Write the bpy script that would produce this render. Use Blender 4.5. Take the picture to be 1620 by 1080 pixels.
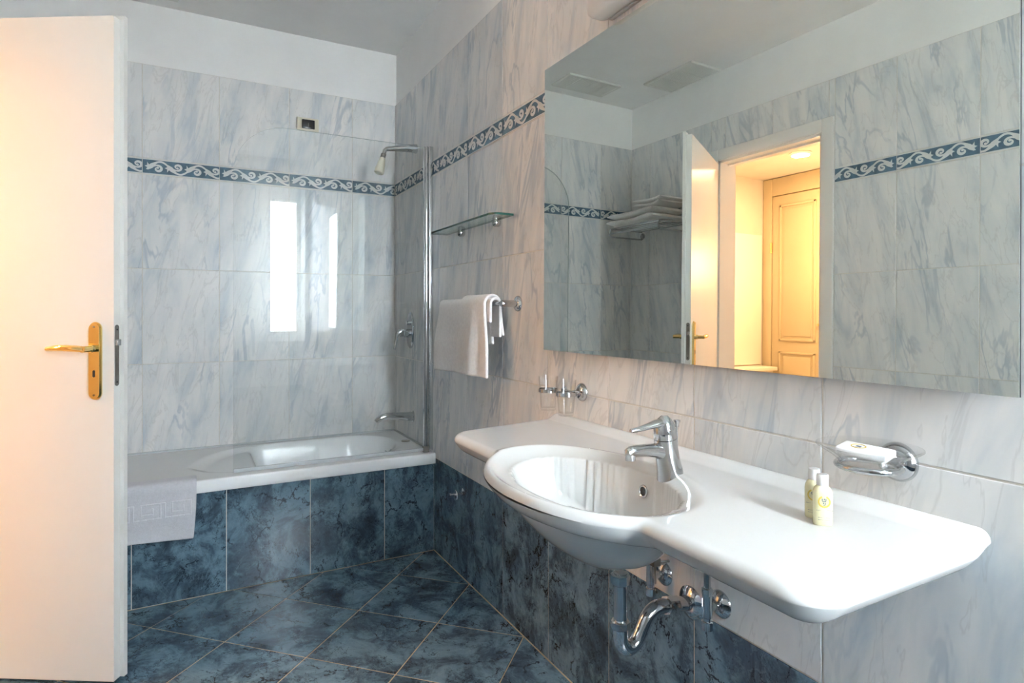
import bpy, bmesh, math, random
import numpy as np
from mathutils import Vector, Matrix
PI = math.pi
random.seed(7)
C = bpy.context.scene.collection
scene = bpy.context.scene
for o in list(bpy.data.objects):
    bpy.data.objects.remove(o)

# ------------------------------------------------------------------ camera, world, exposure
CAM_H = 1.15
YAW = math.radians(28.331)
cam = bpy.data.cameras.new('camera'); cam.sensor_width = 36.0; cam.sensor_fit = 'HORIZONTAL'
cam.lens = 949.87 / 1620 * 36; cam.shift_y = -(540 - 494.6) / 1620
cam.clip_start = 0.02
camo = bpy.data.objects.new('camera', cam); C.objects.link(camo)
camo.location = (0, 0, CAM_H); camo.rotation_euler = (PI / 2, 0, -YAW)
scene.camera = camo

world = bpy.data.worlds.new('sky'); scene.world = world; world.use_nodes = True
wn = world.node_tree; wn.nodes.clear()
bgn = wn.nodes.new('ShaderNodeBackground'); won = wn.nodes.new('ShaderNodeOutputWorld')
bgn.inputs[0].default_value = (0.87, 0.935, 1.0, 1); bgn.inputs[1].default_value = 40.0
wn.links.new(bgn.outputs[0], won.inputs[0])

sun = bpy.data.lights.new('sun', 'SUN'); sun.energy = 3300.0; sun.angle = math.radians(0.6); sun.color = (1.0, 0.97, 0.93)
suno = bpy.data.objects.new('sun', sun); C.objects.link(suno); suno.rotation_euler = (math.radians(-38), math.radians(12), 0)   # from behind the house, lights the added bounce slab only
vs = scene.view_settings
scene.display_settings.display_device = 'sRGB'
vs.view_transform = 'Standard'; vs.look = 'None'; vs.gamma = 1.0; vs.use_curve_mapping = False
vs.exposure = 1.2
scene.cycles.max_bounces = 14; scene.cycles.diffuse_bounces = 9; scene.cycles.glossy_bounces = 6; scene.cycles.transparent_max_bounces = 32; scene.cycles.transmission_bounces = 8

# ------------------------------------------------------------------ room numbers (metres, camera at x=0,y=0)
XR, XL, YB, YF, ZC = 1.05, -0.80, 3.371, -0.62, 2.64      # mirror wall, door wall, tub wall, window wall, ceiling
ZT = 2.344                                                 # top of the tiling
YT = 2.743                                                 # front of the tub panel
ROWS = [(0.0, 0.45, 'dado'), (0.45, 0.903, 'wall'), (0.903, 1.362, 'wall'), (1.362, 1.815, 'wall'),
        (1.815, 1.893, 'border'), (1.893, 2.344, 'wall')]
TT = 0.008                                                 # tile thickness

# ------------------------------------------------------------------ materials
def new_mat(name):
    m = bpy.data.materials.new(name); m.use_nodes = True
    nt = m.node_tree; b = nt.nodes['Principled BSDF']
    return m, nt, b
def N(nt, t, **k):
    n = nt.nodes.new(t)
    for a, v in k.items():
        setattr(n, a, v)
    return n
def simple(name, col, rough=0.5, metal=0.0, noise=0.0, nscale=30, bump=0.0, bscale=200, coat=0.0, ior=1.5):
    m, nt, b = new_mat(name)
    b.inputs['Base Color'].default_value = (*col, 1); b.inputs['Roughness'].default_value = rough
    b.inputs['Metallic'].default_value = metal; b.inputs['Coat Weight'].default_value = coat; b.inputs['IOR'].default_value = ior
    tc = N(nt, 'ShaderNodeTexCoord')
    if noise:
        n = N(nt, 'ShaderNodeTexNoise'); n.inputs['Scale'].default_value = nscale; n.inputs['Detail'].default_value = 5
        nt.links.new(tc.outputs['Object'], n.inputs['Vector'])
        r = N(nt, 'ShaderNodeMapRange'); r.inputs[1].default_value = 0.3; r.inputs[2].default_value = 0.7
        r.inputs[3].default_value = 1 - noise; r.inputs[4].default_value = 1 + noise
        nt.links.new(n.outputs[0], r.inputs[0])
        mx = N(nt, 'ShaderNodeVectorMath', operation='SCALE'); mx.inputs[0].default_value = col
        nt.links.new(r.outputs[0], mx.inputs['Scale']); nt.links.new(mx.outputs[0], b.inputs['Base Color'])
    if bump:
        n2 = N(nt, 'ShaderNodeTexNoise'); n2.inputs['Scale'].default_value = bscale; n2.inputs['Detail'].default_value = 3
        nt.links.new(tc.outputs['Object'], n2.inputs['Vector'])
        bp = N(nt, 'ShaderNodeBump'); bp.inputs['Strength'].default_value = bump; bp.inputs['Distance'].default_value = 0.002
        nt.links.new(n2.outputs[0], bp.inputs['Height']); nt.links.new(bp.outputs[0], b.inputs['Normal'])
    return m
def tile_coords(nt):
    tc = N(nt, 'ShaderNodeTexCoord'); oi = N(nt, 'ShaderNodeObjectInfo')
    sc = N(nt, 'ShaderNodeVectorMath', operation='SCALE'); sc.inputs[0].default_value = (13.7, 7.3, 5.1)
    nt.links.new(oi.outputs['Random'], sc.inputs['Scale'])
    ad = N(nt, 'ShaderNodeVectorMath', operation='ADD')
    nt.links.new(tc.outputs['Object'], ad.inputs[0]); nt.links.new(sc.outputs[0], ad.inputs[1])
    return ad
def ramp(nt, stops, src):
    r = N(nt, 'ShaderNodeValToRGB'); e = r.color_ramp.elements
    while len(e) < len(stops): e.new(0.5)
    for i, (p, c) in enumerate(stops):
        e[i].position = p; e[i].color = (*c, 1)
    nt.links.new(src, r.inputs[0]); return r
def marble(name='white_marble_tile'):
    m, nt, b = new_mat(name); ad = tile_coords(nt)
    # skew so that streaks lean to the right as they rise, then squash along the height
    sep = N(nt, 'ShaderNodeSeparateXYZ'); nt.links.new(ad.outputs[0], sep.inputs[0])
    sk = N(nt, 'ShaderNodeMath', operation='MULTIPLY_ADD'); sk.inputs[1].default_value = -0.17
    nt.links.new(sep.outputs[1], sk.inputs[0]); nt.links.new(sep.outputs[0], sk.inputs[2])
    vy = N(nt, 'ShaderNodeMath', operation='MULTIPLY'); vy.inputs[1].default_value = 0.24
    nt.links.new(sep.outputs[1], vy.inputs[0])
    cb = N(nt, 'ShaderNodeCombineXYZ'); nt.links.new(sk.outputs[0], cb.inputs[0]); nt.links.new(vy.outputs[0], cb.inputs[1])
    nt.links.new(sep.outputs[2], cb.inputs[2])
    def noise(scale, detail, dist, rough=0.55):
        n = N(nt, 'ShaderNodeTexNoise'); n.inputs['Scale'].default_value = scale; n.inputs['Detail'].default_value = detail
        n.inputs['Distortion'].default_value = dist; n.inputs['Roughness'].default_value = rough
        nt.links.new(cb.outputs[0], n.inputs['Vector']); return n
    cloud = noise(12, 4, 0.4)
    base = ramp(nt, [(0.28, (0.55, 0.61, 0.66)), (0.46, (0.735, 0.75, 0.755)), (0.62, (0.83, 0.82, 0.81))], cloud.outputs[0])
    vn = noise(7.0, 4, 0.8)
    a = N(nt, 'ShaderNodeMath', operation='SUBTRACT'); a.inputs[1].default_value = 0.5; nt.links.new(vn.outputs[0], a.inputs[0])
    ab = N(nt, 'ShaderNodeMath', operation='ABSOLUTE'); nt.links.new(a.outputs[0], ab.inputs[0])
    vm = N(nt, 'ShaderNodeMapRange'); vm.inputs[1].default_value = 0.0; vm.inputs[2].default_value = 0.035
    vm.inputs[3].default_value = 0.62; vm.inputs[4].default_value = 0.0; vm.interpolation_type = 'SMOOTHERSTEP'
    nt.links.new(ab.outputs[0], vm.inputs[0])
    brk = noise(5.0, 2, 0.0); bm_ = N(nt, 'ShaderNodeMapRange'); bm_.inputs[1].default_value = 0.45; bm_.inputs[2].default_value = 0.6
    nt.links.new(brk.outputs[0], bm_.inputs[0])
    mul = N(nt, 'ShaderNodeMath', operation='MULTIPLY'); nt.links.new(vm.outputs[0], mul.inputs[0]); nt.links.new(bm_.outputs[0], mul.inputs[1])
    mx = N(nt, 'ShaderNodeMix', data_type='RGBA'); nt.links.new(mul.outputs[0], mx.inputs['Factor'])
    nt.links.new(base.outputs[0], mx.inputs['A']); mx.inputs['B'].default_value = (0.42, 0.49, 0.56, 1)
    # thin warm-grey hairlines
    hn = noise(14, 4, 0.8)
    a2 = N(nt, 'ShaderNodeMath', operation='SUBTRACT'); a2.inputs[1].default_value = 0.47; nt.links.new(hn.outputs[0], a2.inputs[0])
    ab2 = N(nt, 'ShaderNodeMath', operation='ABSOLUTE'); nt.links.new(a2.outputs[0], ab2.inputs[0])
    hm = N(nt, 'ShaderNodeMapRange'); hm.inputs[1].default_value = 0.0; hm.inputs[2].default_value = 0.02
    hm.inputs[3].default_value = 0.22; hm.inputs[4].default_value = 0.0; nt.links.new(ab2.outputs[0], hm.inputs[0])
    mx2 = N(nt, 'ShaderNodeMix', data_type='RGBA'); nt.links.new(hm.outputs[0], mx2.inputs['Factor'])
    nt.links.new(mx.outputs['Result'], mx2.inputs['A']); mx2.inputs['B'].default_value = (0.40, 0.39, 0.38, 1)
    nt.links.new(mx2.outputs['Result'], b.inputs['Base Color'])
    b.inputs['Roughness'].default_value = 0.24; b.inputs['Specular IOR Level'].default_value = 0.35
    return m
def blue_stone(name, stretch, rough, sat=1.0):
    m, nt, b = new_mat(name); ad = tile_coords(nt)
    mp = N(nt, 'ShaderNodeMapping'); mp.inputs['Scale'].default_value = stretch
    nt.links.new(ad.outputs[0], mp.inputs['Vector'])
    def noise(scale, detail, dist, rgh=0.6):
        n = N(nt, 'ShaderNodeTexNoise'); n.inputs['Scale'].default_value = scale; n.inputs['Detail'].default_value = detail
        n.inputs['Distortion'].default_value = dist; n.inputs['Roughness'].default_value = rgh
        nt.links.new(mp.outputs[0], n.inputs['Vector']); return n
    c1 = noise(8.5, 10, 0.5, 0.72)
    base = ramp(nt, [(0.36, (0.036, 0.058, 0.085)), (0.46, (0.066, 0.110, 0.152)), (0.53, (0.118, 0.198, 0.262)), (0.64, (0.165, 0.262, 0.330))], c1.outputs[0])
    def crack(scale, det, dist, width, amt, prev, col):
        n = noise(scale, det, dist, 0.7)
        a = N(nt, 'ShaderNodeMath', operation='SUBTRACT'); a.inputs[1].default_value = 0.5; nt.links.new(n.outputs[0], a.inputs[0])
        ab = N(nt, 'ShaderNodeMath', operation='ABSOLUTE'); nt.links.new(a.outputs[0], ab.inputs[0])
        mr = N(nt, 'ShaderNodeMapRange'); mr.inputs[1].default_value = 0; mr.inputs[2].default_value = width
        mr.inputs[3].default_value = amt; mr.inputs[4].default_value = 0; nt.links.new(ab.outputs[0], mr.inputs[0])
        bk = noise(scale * 1.7 + 1, 3, 0); bmr = N(nt, 'ShaderNodeMapRange'); bmr.inputs[1].default_value = 0.44; bmr.inputs[2].default_value = 0.52
        nt.links.new(bk.outputs[0], bmr.inputs[0])
        ml = N(nt, 'ShaderNodeMath', operation='MULTIPLY'); nt.links.new(mr.outputs[0], ml.inputs[0]); nt.links.new(bmr.outputs[0], ml.inputs[1])
        mx = N(nt, 'ShaderNodeMix', data_type='RGBA'); nt.links.new(ml.outputs[0], mx.inputs['Factor'])
        nt.links.new(prev, mx.inputs['A']); mx.inputs['B'].default_value = (*col, 1)
        return mx.outputs['Result']
    r = crack(3.2, 7, 0.3, 0.0075, 1.0, base.outputs[0], (0.012, 0.020, 0.034))
    r = crack(6.5, 6, 0.6, 0.008, 0.8, r, (0.022, 0.036, 0.055))
    r = crack(6.0, 7, 1.0, 0.02, 0.30, r, (0.22, 0.33, 0.40))
    dn_ = noise(9, 5, 0.0, 0.65); dsub = N(nt, 'ShaderNodeVectorMath', operation='SUBTRACT'); dsub.inputs[1].default_value = (.5, .5, .5); nt.links.new(dn_.outputs['Color'], dsub.inputs[0])
    dsc = N(nt, 'ShaderNodeVectorMath', operation='SCALE'); dsc.inputs['Scale'].default_value = 0.16; nt.links.new(dsub.outputs[0], dsc.inputs[0])
    dad = N(nt, 'ShaderNodeVectorMath', operation='ADD'); nt.links.new(mp.outputs[0], dad.inputs[0]); nt.links.new(dsc.outputs[0], dad.inputs[1])
    for vsc, wdt, thr, amt in ((4.5, 0.018, 0.47, 0.95), (9.0, 0.016, 0.52, 0.8)):
        vo = N(nt, 'ShaderNodeTexVoronoi', feature='DISTANCE_TO_EDGE'); vo.inputs['Scale'].default_value = vsc; nt.links.new(dad.outputs[0], vo.inputs['Vector'])
        vr = N(nt, 'ShaderNodeMapRange'); vr.inputs[1].default_value = wdt * .3; vr.inputs[2].default_value = wdt; vr.inputs[3].default_value = amt; vr.inputs[4].default_value = 0; nt.links.new(vo.outputs['Distance'], vr.inputs[0])
        bk2 = noise(14, 4, 0.0, 0.7); br2 = N(nt, 'ShaderNodeMapRange'); br2.inputs[1].default_value = thr; br2.inputs[2].default_value = thr + .05; nt.links.new(bk2.outputs[0], br2.inputs[0])
        ml2 = N(nt, 'ShaderNodeMath', operation='MULTIPLY'); nt.links.new(vr.outputs[0], ml2.inputs[0]); nt.links.new(br2.outputs[0], ml2.inputs[1])
        mx2 = N(nt, 'ShaderNodeMix', data_type='RGBA'); nt.links.new(ml2.outputs[0], mx2.inputs['Factor']); nt.links.new(r, mx2.inputs['A']); mx2.inputs['B'].default_value = (0.012, 0.020, 0.034, 1)
        r = mx2.outputs['Result']
    nt.links.new(r, b.inputs['Base Color'])
    b.inputs['Roughness'].default_value = rough; b.inputs['Specular IOR Level'].default_value = 0.45
    return m
M = {}
M['marble'] = marble()
M['dado'] = blue_stone('blue_stone_tile', (1.0, 0.75, 1.0), 0.16)
M['floor'] = blue_stone('blue_floor_tile', (1.0, 0.8, 1.0), 0.20)
M['border'] = simple('border_blue', (0.075, 0.135, 0.19), 0.15, noise=0.35, nscale=25)
M['scroll'] = simple('border_scroll_white', (0.72, 0.73, 0.72), 0.2)
M['grout'] = simple('pale_grout', (0.72, 0.69, 0.63), 0.8, noise=0.08)
M['grout_tan'] = simple('tan_grout', (0.50, 0.38, 0.25), 0.85, noise=0.15)
M['plaster'] = simple('white_plaster', (0.90, 0.905, 0.90), 0.85, noise=0.02, nscale=6)
M['ceramic'] = simple('white_ceramic', (0.72, 0.725, 0.715), 0.06, coat=0.3)
M['acrylic'] = simple('tub_acrylic', (0.94, 0.95, 0.955), 0.22)
M['chrome'] = simple('chrome', (0.62, 0.64, 0.66), 0.07, 1.0, noise=0.03, nscale=40)
M['chrome_satin'] = simple('satin_aluminium', (0.62, 0.64, 0.65), 0.25, 1.0)
M['brass'] = simple('polished_brass', (0.86, 0.70, 0.34), 0.10, 1.0)
M['steel_dark'] = simple('worn_steel', (0.23, 0.22, 0.20), 0.4, 0.9, noise=0.15)
M['door'] = simple('door_lacquer', (0.80, 0.79, 0.76), 0.35, noise=0.01, nscale=5)
M['hall'] = simple('hall_cream', (0.62, 0.60, 0.56), 0.7, noise=0.03, nscale=8)
M['hall_floor'] = simple('hall_floor_stone', (0.45, 0.40, 0.33), 0.4, noise=0.12, nscale=4)
M['closet'] = simple('cream_wardrobe', (0.50, 0.44, 0.31), 0.45, noise=0.03, nscale=6)
M['cotton'] = simple('white_terry', (0.87, 0.86, 0.85), 0.95, noise=0.05, nscale=90, bump=0.6, bscale=450)
M['mat'] = simple('pale_terry', (0.66, 0.66, 0.70), 0.95, noise=0.05, nscale=120, bump=0.7, bscale=500)
M['plastic'] = simple('white_plastic', (0.78, 0.78, 0.76), 0.35)
M['vent'] = simple('vent_plastic', (0.74, 0.75, 0.72), 0.5)
M['vent_dark'] = simple('vent_recess', (0.34, 0.34, 0.33), 0.7)
M['cream'] = simple('switch_plate_cream', (0.72, 0.68, 0.55), 0.35)
M['black'] = simple('black_plastic', (0.012, 0.013, 0.015), 0.3)
M['hole'] = simple('dark_hole', (0.01, 0.01, 0.01), 0.7)
M['cap'] = simple('beige_cap', (0.36, 0.34, 0.28), 0.4)
M['soap_paper'] = simple('soap_wrapper', (0.80, 0.80, 0.80), 0.5)
M['gold'] = simple('gold_print', (0.52, 0.38, 0.06), 0.5)
M['ink'] = simple('ink_print', (0.09, 0.12, 0.16), 0.5)
M['red'] = simple('red_dot', (0.6, 0.03, 0.03), 0.4)
M['bluedot'] = simple('blue_dot', (0.02, 0.05, 0.3), 0.4)
M['hose'] = simple('blue_braid', (0.06, 0.10, 0.22), 0.5, 0.3, noise=0.3, nscale=300)
M['bounce_pale'] = simple('pale_bounce_slab', (0.56, 0.56, 0.53), 0.9, noise=0.1, nscale=6)  # for the added outdoor slab, pale so it reflects daylight indoors
M['leaf'] = simple('hedge_leaf', (0.10, 0.20, 0.07), 0.7, noise=0.5, nscale=12)
def mirror_mat():
    m, nt, b = new_mat('silvered_mirror'); b.inputs['Metallic'].default_value = 1
    b.inputs['Base Color'].default_value = (0.83, 0.87, 0.83, 1); b.inputs['Roughness'].default_value = 0.0
    return m
M['mirror'] = mirror_mat()
def clear_glass(name, tint, ior=1.5):
    m = bpy.data.materials.new(name); m.use_nodes = True; nt = m.node_tree; nt.nodes.clear()
    o = N(nt, 'ShaderNodeOutputMaterial'); t = N(nt, 'ShaderNodeBsdfTransparent'); g = N(nt, 'ShaderNodeBsdfGlossy')
    g.inputs['Roughness'].default_value = 0.0; t.inputs[0].default_value = (*tint, 1)
    lwn = N(nt, 'ShaderNodeLayerWeight'); lwn.inputs['Blend'].default_value = 0.5          # Schlick reflectance, same from both sides
    pw_ = N(nt, 'ShaderNodeMath', operation='POWER'); pw_.inputs[1].default_value = 5.0; nt.links.new(lwn.outputs['Facing'], pw_.inputs[0])
    r0 = ((ior - 1) / (ior + 1)) ** 2
    f = N(nt, 'ShaderNodeMath', operation='MULTIPLY_ADD'); f.inputs[1].default_value = 1 - r0; f.inputs[2].default_value = r0; nt.links.new(pw_.outputs[0], f.inputs[0])
    mx = N(nt, 'ShaderNodeMixShader'); nt.links.new(f.outputs[0], mx.inputs[0]); nt.links.new(t.outputs[0], mx.inputs[1]); nt.links.new(g.outputs[0], mx.inputs[2])
    nt.links.new(mx.outputs[0], o.inputs[0]); return m
M['glass'] = clear_glass('screen_glass', (0.975, 0.985, 0.985))
M['shelf_glass'] = clear_glass('shelf_glass', (0.90, 0.955, 0.93))
M['pane'] = clear_glass('window_glass', (0.98, 0.99, 0.99))
M['tumbler'] = clear_glass('tumbler_glass', (0.985, 0.99, 0.99), 1.5)
M['glass_edge'] = simple('green_glass_edge', (0.015, 0.07, 0.055), 0.1)
M['screen_edge'] = simple('screen_glass_edge', (0.42, 0.50, 0.50), 0.15)
M['seal'] = simple('clear_seal', (0.55, 0.58, 0.60), 0.25)
def liquid(name, col):
    m, nt, b = new_mat(name); b.inputs['Base Color'].default_value = (*col, 1); b.inputs['Roughness'].default_value = 0.08
    b.inputs['Transmission Weight'].default_value = 0.25; b.inputs['Subsurface Weight'].default_value = 0.0
    return m
M['shampoo'] = liquid('pale_yellow_shampoo', (0.80, 0.76, 0.50))
M['bottle_cap'] = liquid('frosted_cap', (0.86, 0.86, 0.86))
def emis(name, col, s):
    m = bpy.data.materials.new(name); m.use_nodes = True; nt = m.node_tree; nt.nodes.clear()
    o = N(nt, 'ShaderNodeOutputMaterial'); e = N(nt, 'ShaderNodeEmission'); e.inputs[0].default_value = (*col, 1); e.inputs[1].default_value = s
    nt.links.new(e.outputs[0], o.inputs[0]); return m
WARM = (1.0, 0.55, 0.26)
M['bulb'] = emis('warm_lamp_lens', (1.0, 0.74, 0.42), 1.2)

# ------------------------------------------------------------------ mesh helpers
class B:
    def __init__(s): s.v = []; s.f = []; s.sm = []
    def add(s, v, f, smooth=False):
        o = len(s.v); s.v += [tuple(map(float, p)) for p in v]
        for q in f: s.f.append(tuple(o + i for i in q)); s.sm.append(smooth)
        return s
    def box(s, a, b, bev=0.0):
        x0, y0, z0 = a; x1, y1, z1 = b
        if bev <= 0:
            v = [(x, y, z) for z in (z0, z1) for y in (y0, y1) for x in (x0, x1)]
            return s.add(v, [(0, 2, 3, 1), (4, 5, 7, 6), (0, 1, 5, 4), (2, 6, 7, 3), (0, 4, 6, 2), (1, 3, 7, 5)])
        bm = bmesh.new(); bmesh.ops.create_cube(bm, size=1)
        for q in bm.verts: q.co = Vector(((q.co.x + .5) * (x1 - x0) + x0, (q.co.y + .5) * (y1 - y0) + y0, (q.co.z + .5) * (z1 - z0) + z0))
        bmesh.ops.bevel(bm, geom=bm.edges[:], offset=bev, segments=3, affect='EDGES', profile=0.5)
        bm.verts.index_update(); v = [q.co[:] for q in bm.verts]; f = [[q.index for q in p.verts] for p in bm.faces]; bm.free()
        return s.add(v, f, True)
    def loft(s, rings, caps=True, smooth=True, closed=False):
        n = len(rings[0]); v = [p for r in rings for p in r]; f = []
        m = len(rings)
        for i in range(m if closed else m - 1):
            for j in range(n):
                a = i * n + j; b = i * n + (j + 1) % n; c = ((i + 1) % m) * n + (j + 1) % n; d = ((i + 1) % m) * n + j
                f.append((a, b, c, d))
        s.add(v, f, smooth)
        if caps and not closed:
            s.add(rings[0], [tuple(range(n))[::-1]]); s.add(rings[-1], [tuple(range(n))])
        return s
    def tube(s, pts, rad, n=14, caps=True, sy=1.0, up=None):
        pts = [Vector(p) for p in pts]
        if not isinstance(rad, (list, tuple)): rad = [rad] * len(pts)
        rings = []; prev = None
        for i, p in enumerate(pts):
            t = (pts[min(i + 1, len(pts) - 1)] - pts[max(i - 1, 0)]).normalized()
            if prev is None:
                u = Vector(up) if up else (Vector((0, 0, 1)) if abs(t.z) < 0.9 else Vector((1, 0, 0)))
            else: u = prev
            u = (u - t * u.dot(t)).normalized(); w = t.cross(u); prev = u
            rings.append([p + (u * math.cos(2 * PI * k / n) * sy + w * math.sin(2 * PI * k / n)) * rad[i] for k in range(n)])
        return s.loft(rings, caps)
    def cyl(s, a, b, r, n=24, r2=None):
        return s.tube([a, b], [r, r2 if r2 is not None else r], n)
    def lathe(s, prof, origin, axis, n=32, caps=False):
        axis = Vector(axis).normalized(); u = Vector((0, 0, 1)) if abs(axis.z) < 0.9 else Vector((1, 0, 0))
        u = (u - axis * u.dot(axis)).normalized(); w = axis.cross(u); o = Vector(origin)
        rings = [[o + axis * h + (u * math.cos(2 * PI * k / n) + w * math.sin(2 * PI * k / n)) * max(r, 1e-5) for k in range(n)] for r, h in prof]
        return s.loft(rings, caps)
    def prism(s, poly, origin, u, v, n, th, smooth=False):
        o = Vector(origin); u = Vector(u); v = Vector(v); n = Vector(n); k = len(poly)
        a = [o + u * p[0] + v * p[1] for p in poly]; b = [p + n * th for p in a]
        s.add(a + b, [tuple(range(k))[::-1], tuple(range(k, 2 * k))])
        s.add(a + b, [(i, (i + 1) % k, k + (i + 1) % k, k + i) for i in range(k)], smooth); return s
    def torus(s, c, axis, R, r, n=36, m=10):
        axis = Vector(axis).normalized(); u = Vector((0, 0, 1)) if abs(axis.z) < 0.9 else Vector((1, 0, 0))
        u = (u - axis * u.dot(axis)).normalized(); w = axis.cross(u); rings = []
        for i in range(n):
            a = 2 * PI * i / n; d = u * math.cos(a) + w * math.sin(a)
            rings.append([Vector(c) + d * (R + r * math.cos(2 * PI * k / m)) + axis * r * math.sin(2 * PI * k / m) for k in range(m)])
        return s.loft(rings, False, True, True)
    def mesh(s, name, merge=0.0):
        me = bpy.data.meshes.new(name); me.from_pydata(s.v, [], s.f); me.polygons.foreach_set('use_smooth', s.sm)
        bm = bmesh.new(); bm.from_mesh(me)
        if merge: bmesh.ops.remove_doubles(bm, verts=bm.verts[:], dist=merge)
        bmesh.ops.recalc_face_normals(bm, faces=bm.faces[:]); bm.to_mesh(me); bm.free(); me.update(); return me
    def build(s, name, mat, parent=None, merge=0.0, sharp=40):
        me = s.mesh(name, merge)
        me.materials.append(mat)
        if any(s.sm):
            try: me.set_sharp_from_angle(angle=math.radians(sharp))
            except Exception: pass
        o = bpy.data.objects.new(name, me); C.objects.link(o)
        if parent is not None: attach(o, parent)
        return o
WORLD = {}
def wloc(o):
    l = Vector(o.location)
    while o.parent: o = o.parent; l += Vector(o.location)
    return l
def attach(o, parent):
    o.parent = parent; o.location = Vector(o.location) - wloc(parent)
def empty(name, loc, label=None, cat=None, group=None, kind=None):
    o = bpy.data.objects.new(name, None); o.empty_display_size = 0.05; C.objects.link(o); o.location = loc
    return tag(o, label, cat, group, kind)
def tag(o, label=None, cat=None, group=None, kind=None):
    if label: o['label'] = label
    if cat: o['category'] = cat
    if group: o['group'] = group
    if kind: o['kind'] = kind
    return o
def W(w, y, z): return (XR - w, y, z)          # point at distance w in front of the mirror wall

# ------------------------------------------------------------------ tiles
TILE = {}
def tile_mesh(w, h, kind):
    key = (round(w, 4), round(h, 4), kind)
    if key not in TILE:
        c = 0.0012; a, b_ = w / 2, h / 2
        v = [(-a, -b_, -TT), (a, -b_, -TT), (a, b_, -TT), (-a, b_, -TT), (-a, -b_, -c), (a, -b_, -c), (a, b_, -c), (-a, b_, -c),
             (-a + c, -b_ + c, 0), (a - c, -b_ + c, 0), (a - c, b_ - c, 0), (-a + c, b_ - c, 0)]
        f = [(8, 9, 10, 11)] + [(i, (i + 1) % 4, 4 + (i + 1) % 4, 4 + i) for i in range(4)] + [(4 + i, 4 + (i + 1) % 4, 8 + (i + 1) % 4, 8 + i) for i in range(4)] + [(3, 2, 1, 0)]
        me = bpy.data.meshes.new(kind + '_tile'); me.from_pydata(v, [], f)
        me.materials.append(M[{'wall': 'marble', 'dado': 'dado', 'border': 'border', 'floor': 'floor'}[kind]]); TILE[key] = me
    return TILE[key]
def frame_matrix(u, n):
    u = Vector(u); n = Vector(n); v = n.cross(u)
    return Matrix((u, v, n)).transposed().to_4x4()
def put(me, name, parent, loc, R):
    o = bpy.data.objects.new(name, me); C.objects.link(o); o.rotation_euler = R.to_euler(); o.location = loc
    attach(o, parent); return o
# scroll ornament of the border tiles: vine, curls and leaf buds as proud white relief
def ribbon(bd, pts, wid, t0=0.0, t1=0.0012):
    pts = [Vector((p[0], p[1], 0)) for p in pts]; L = []; R_ = []
    for i, p in enumerate(pts):
        t = (pts[min(i + 1, len(pts) - 1)] - pts[max(i - 1, 0)]).normalized(); nn = Vector((-t.y, t.x, 0))
        L.append(p + nn * wid[i] / 2); R_.append(p - nn * wid[i] / 2)
    k = len(pts); v = [(*q.xy, t1) for q in L] + [(*q.xy, t1) for q in R_] + [(*q.xy, t0) for q in L] + [(*q.xy, t0) for q in R_]
    f = []
    for i in range(k - 1):
        f += [(i, k + i, k + i + 1, i + 1), (i, i + 1, 2 * k + i + 1, 2 * k + i), (k + i, 3 * k + i, 3 * k + i + 1, k + i + 1)]
    bd.add(v, f)
def spiral(c, r0, r1, a0, turns, n=22):
    return [(c[0] + (r0 + (r1 - r0) * i / (n - 1)) * math.cos(a0 + turns * 2 * PI * i / (n - 1)), c[1] + (r0 + (r1 - r0) * i / (n - 1)) * math.sin(a0 + turns * 2 * PI * i / (n - 1))) for i in range(n)]
SCR = {}
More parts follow.
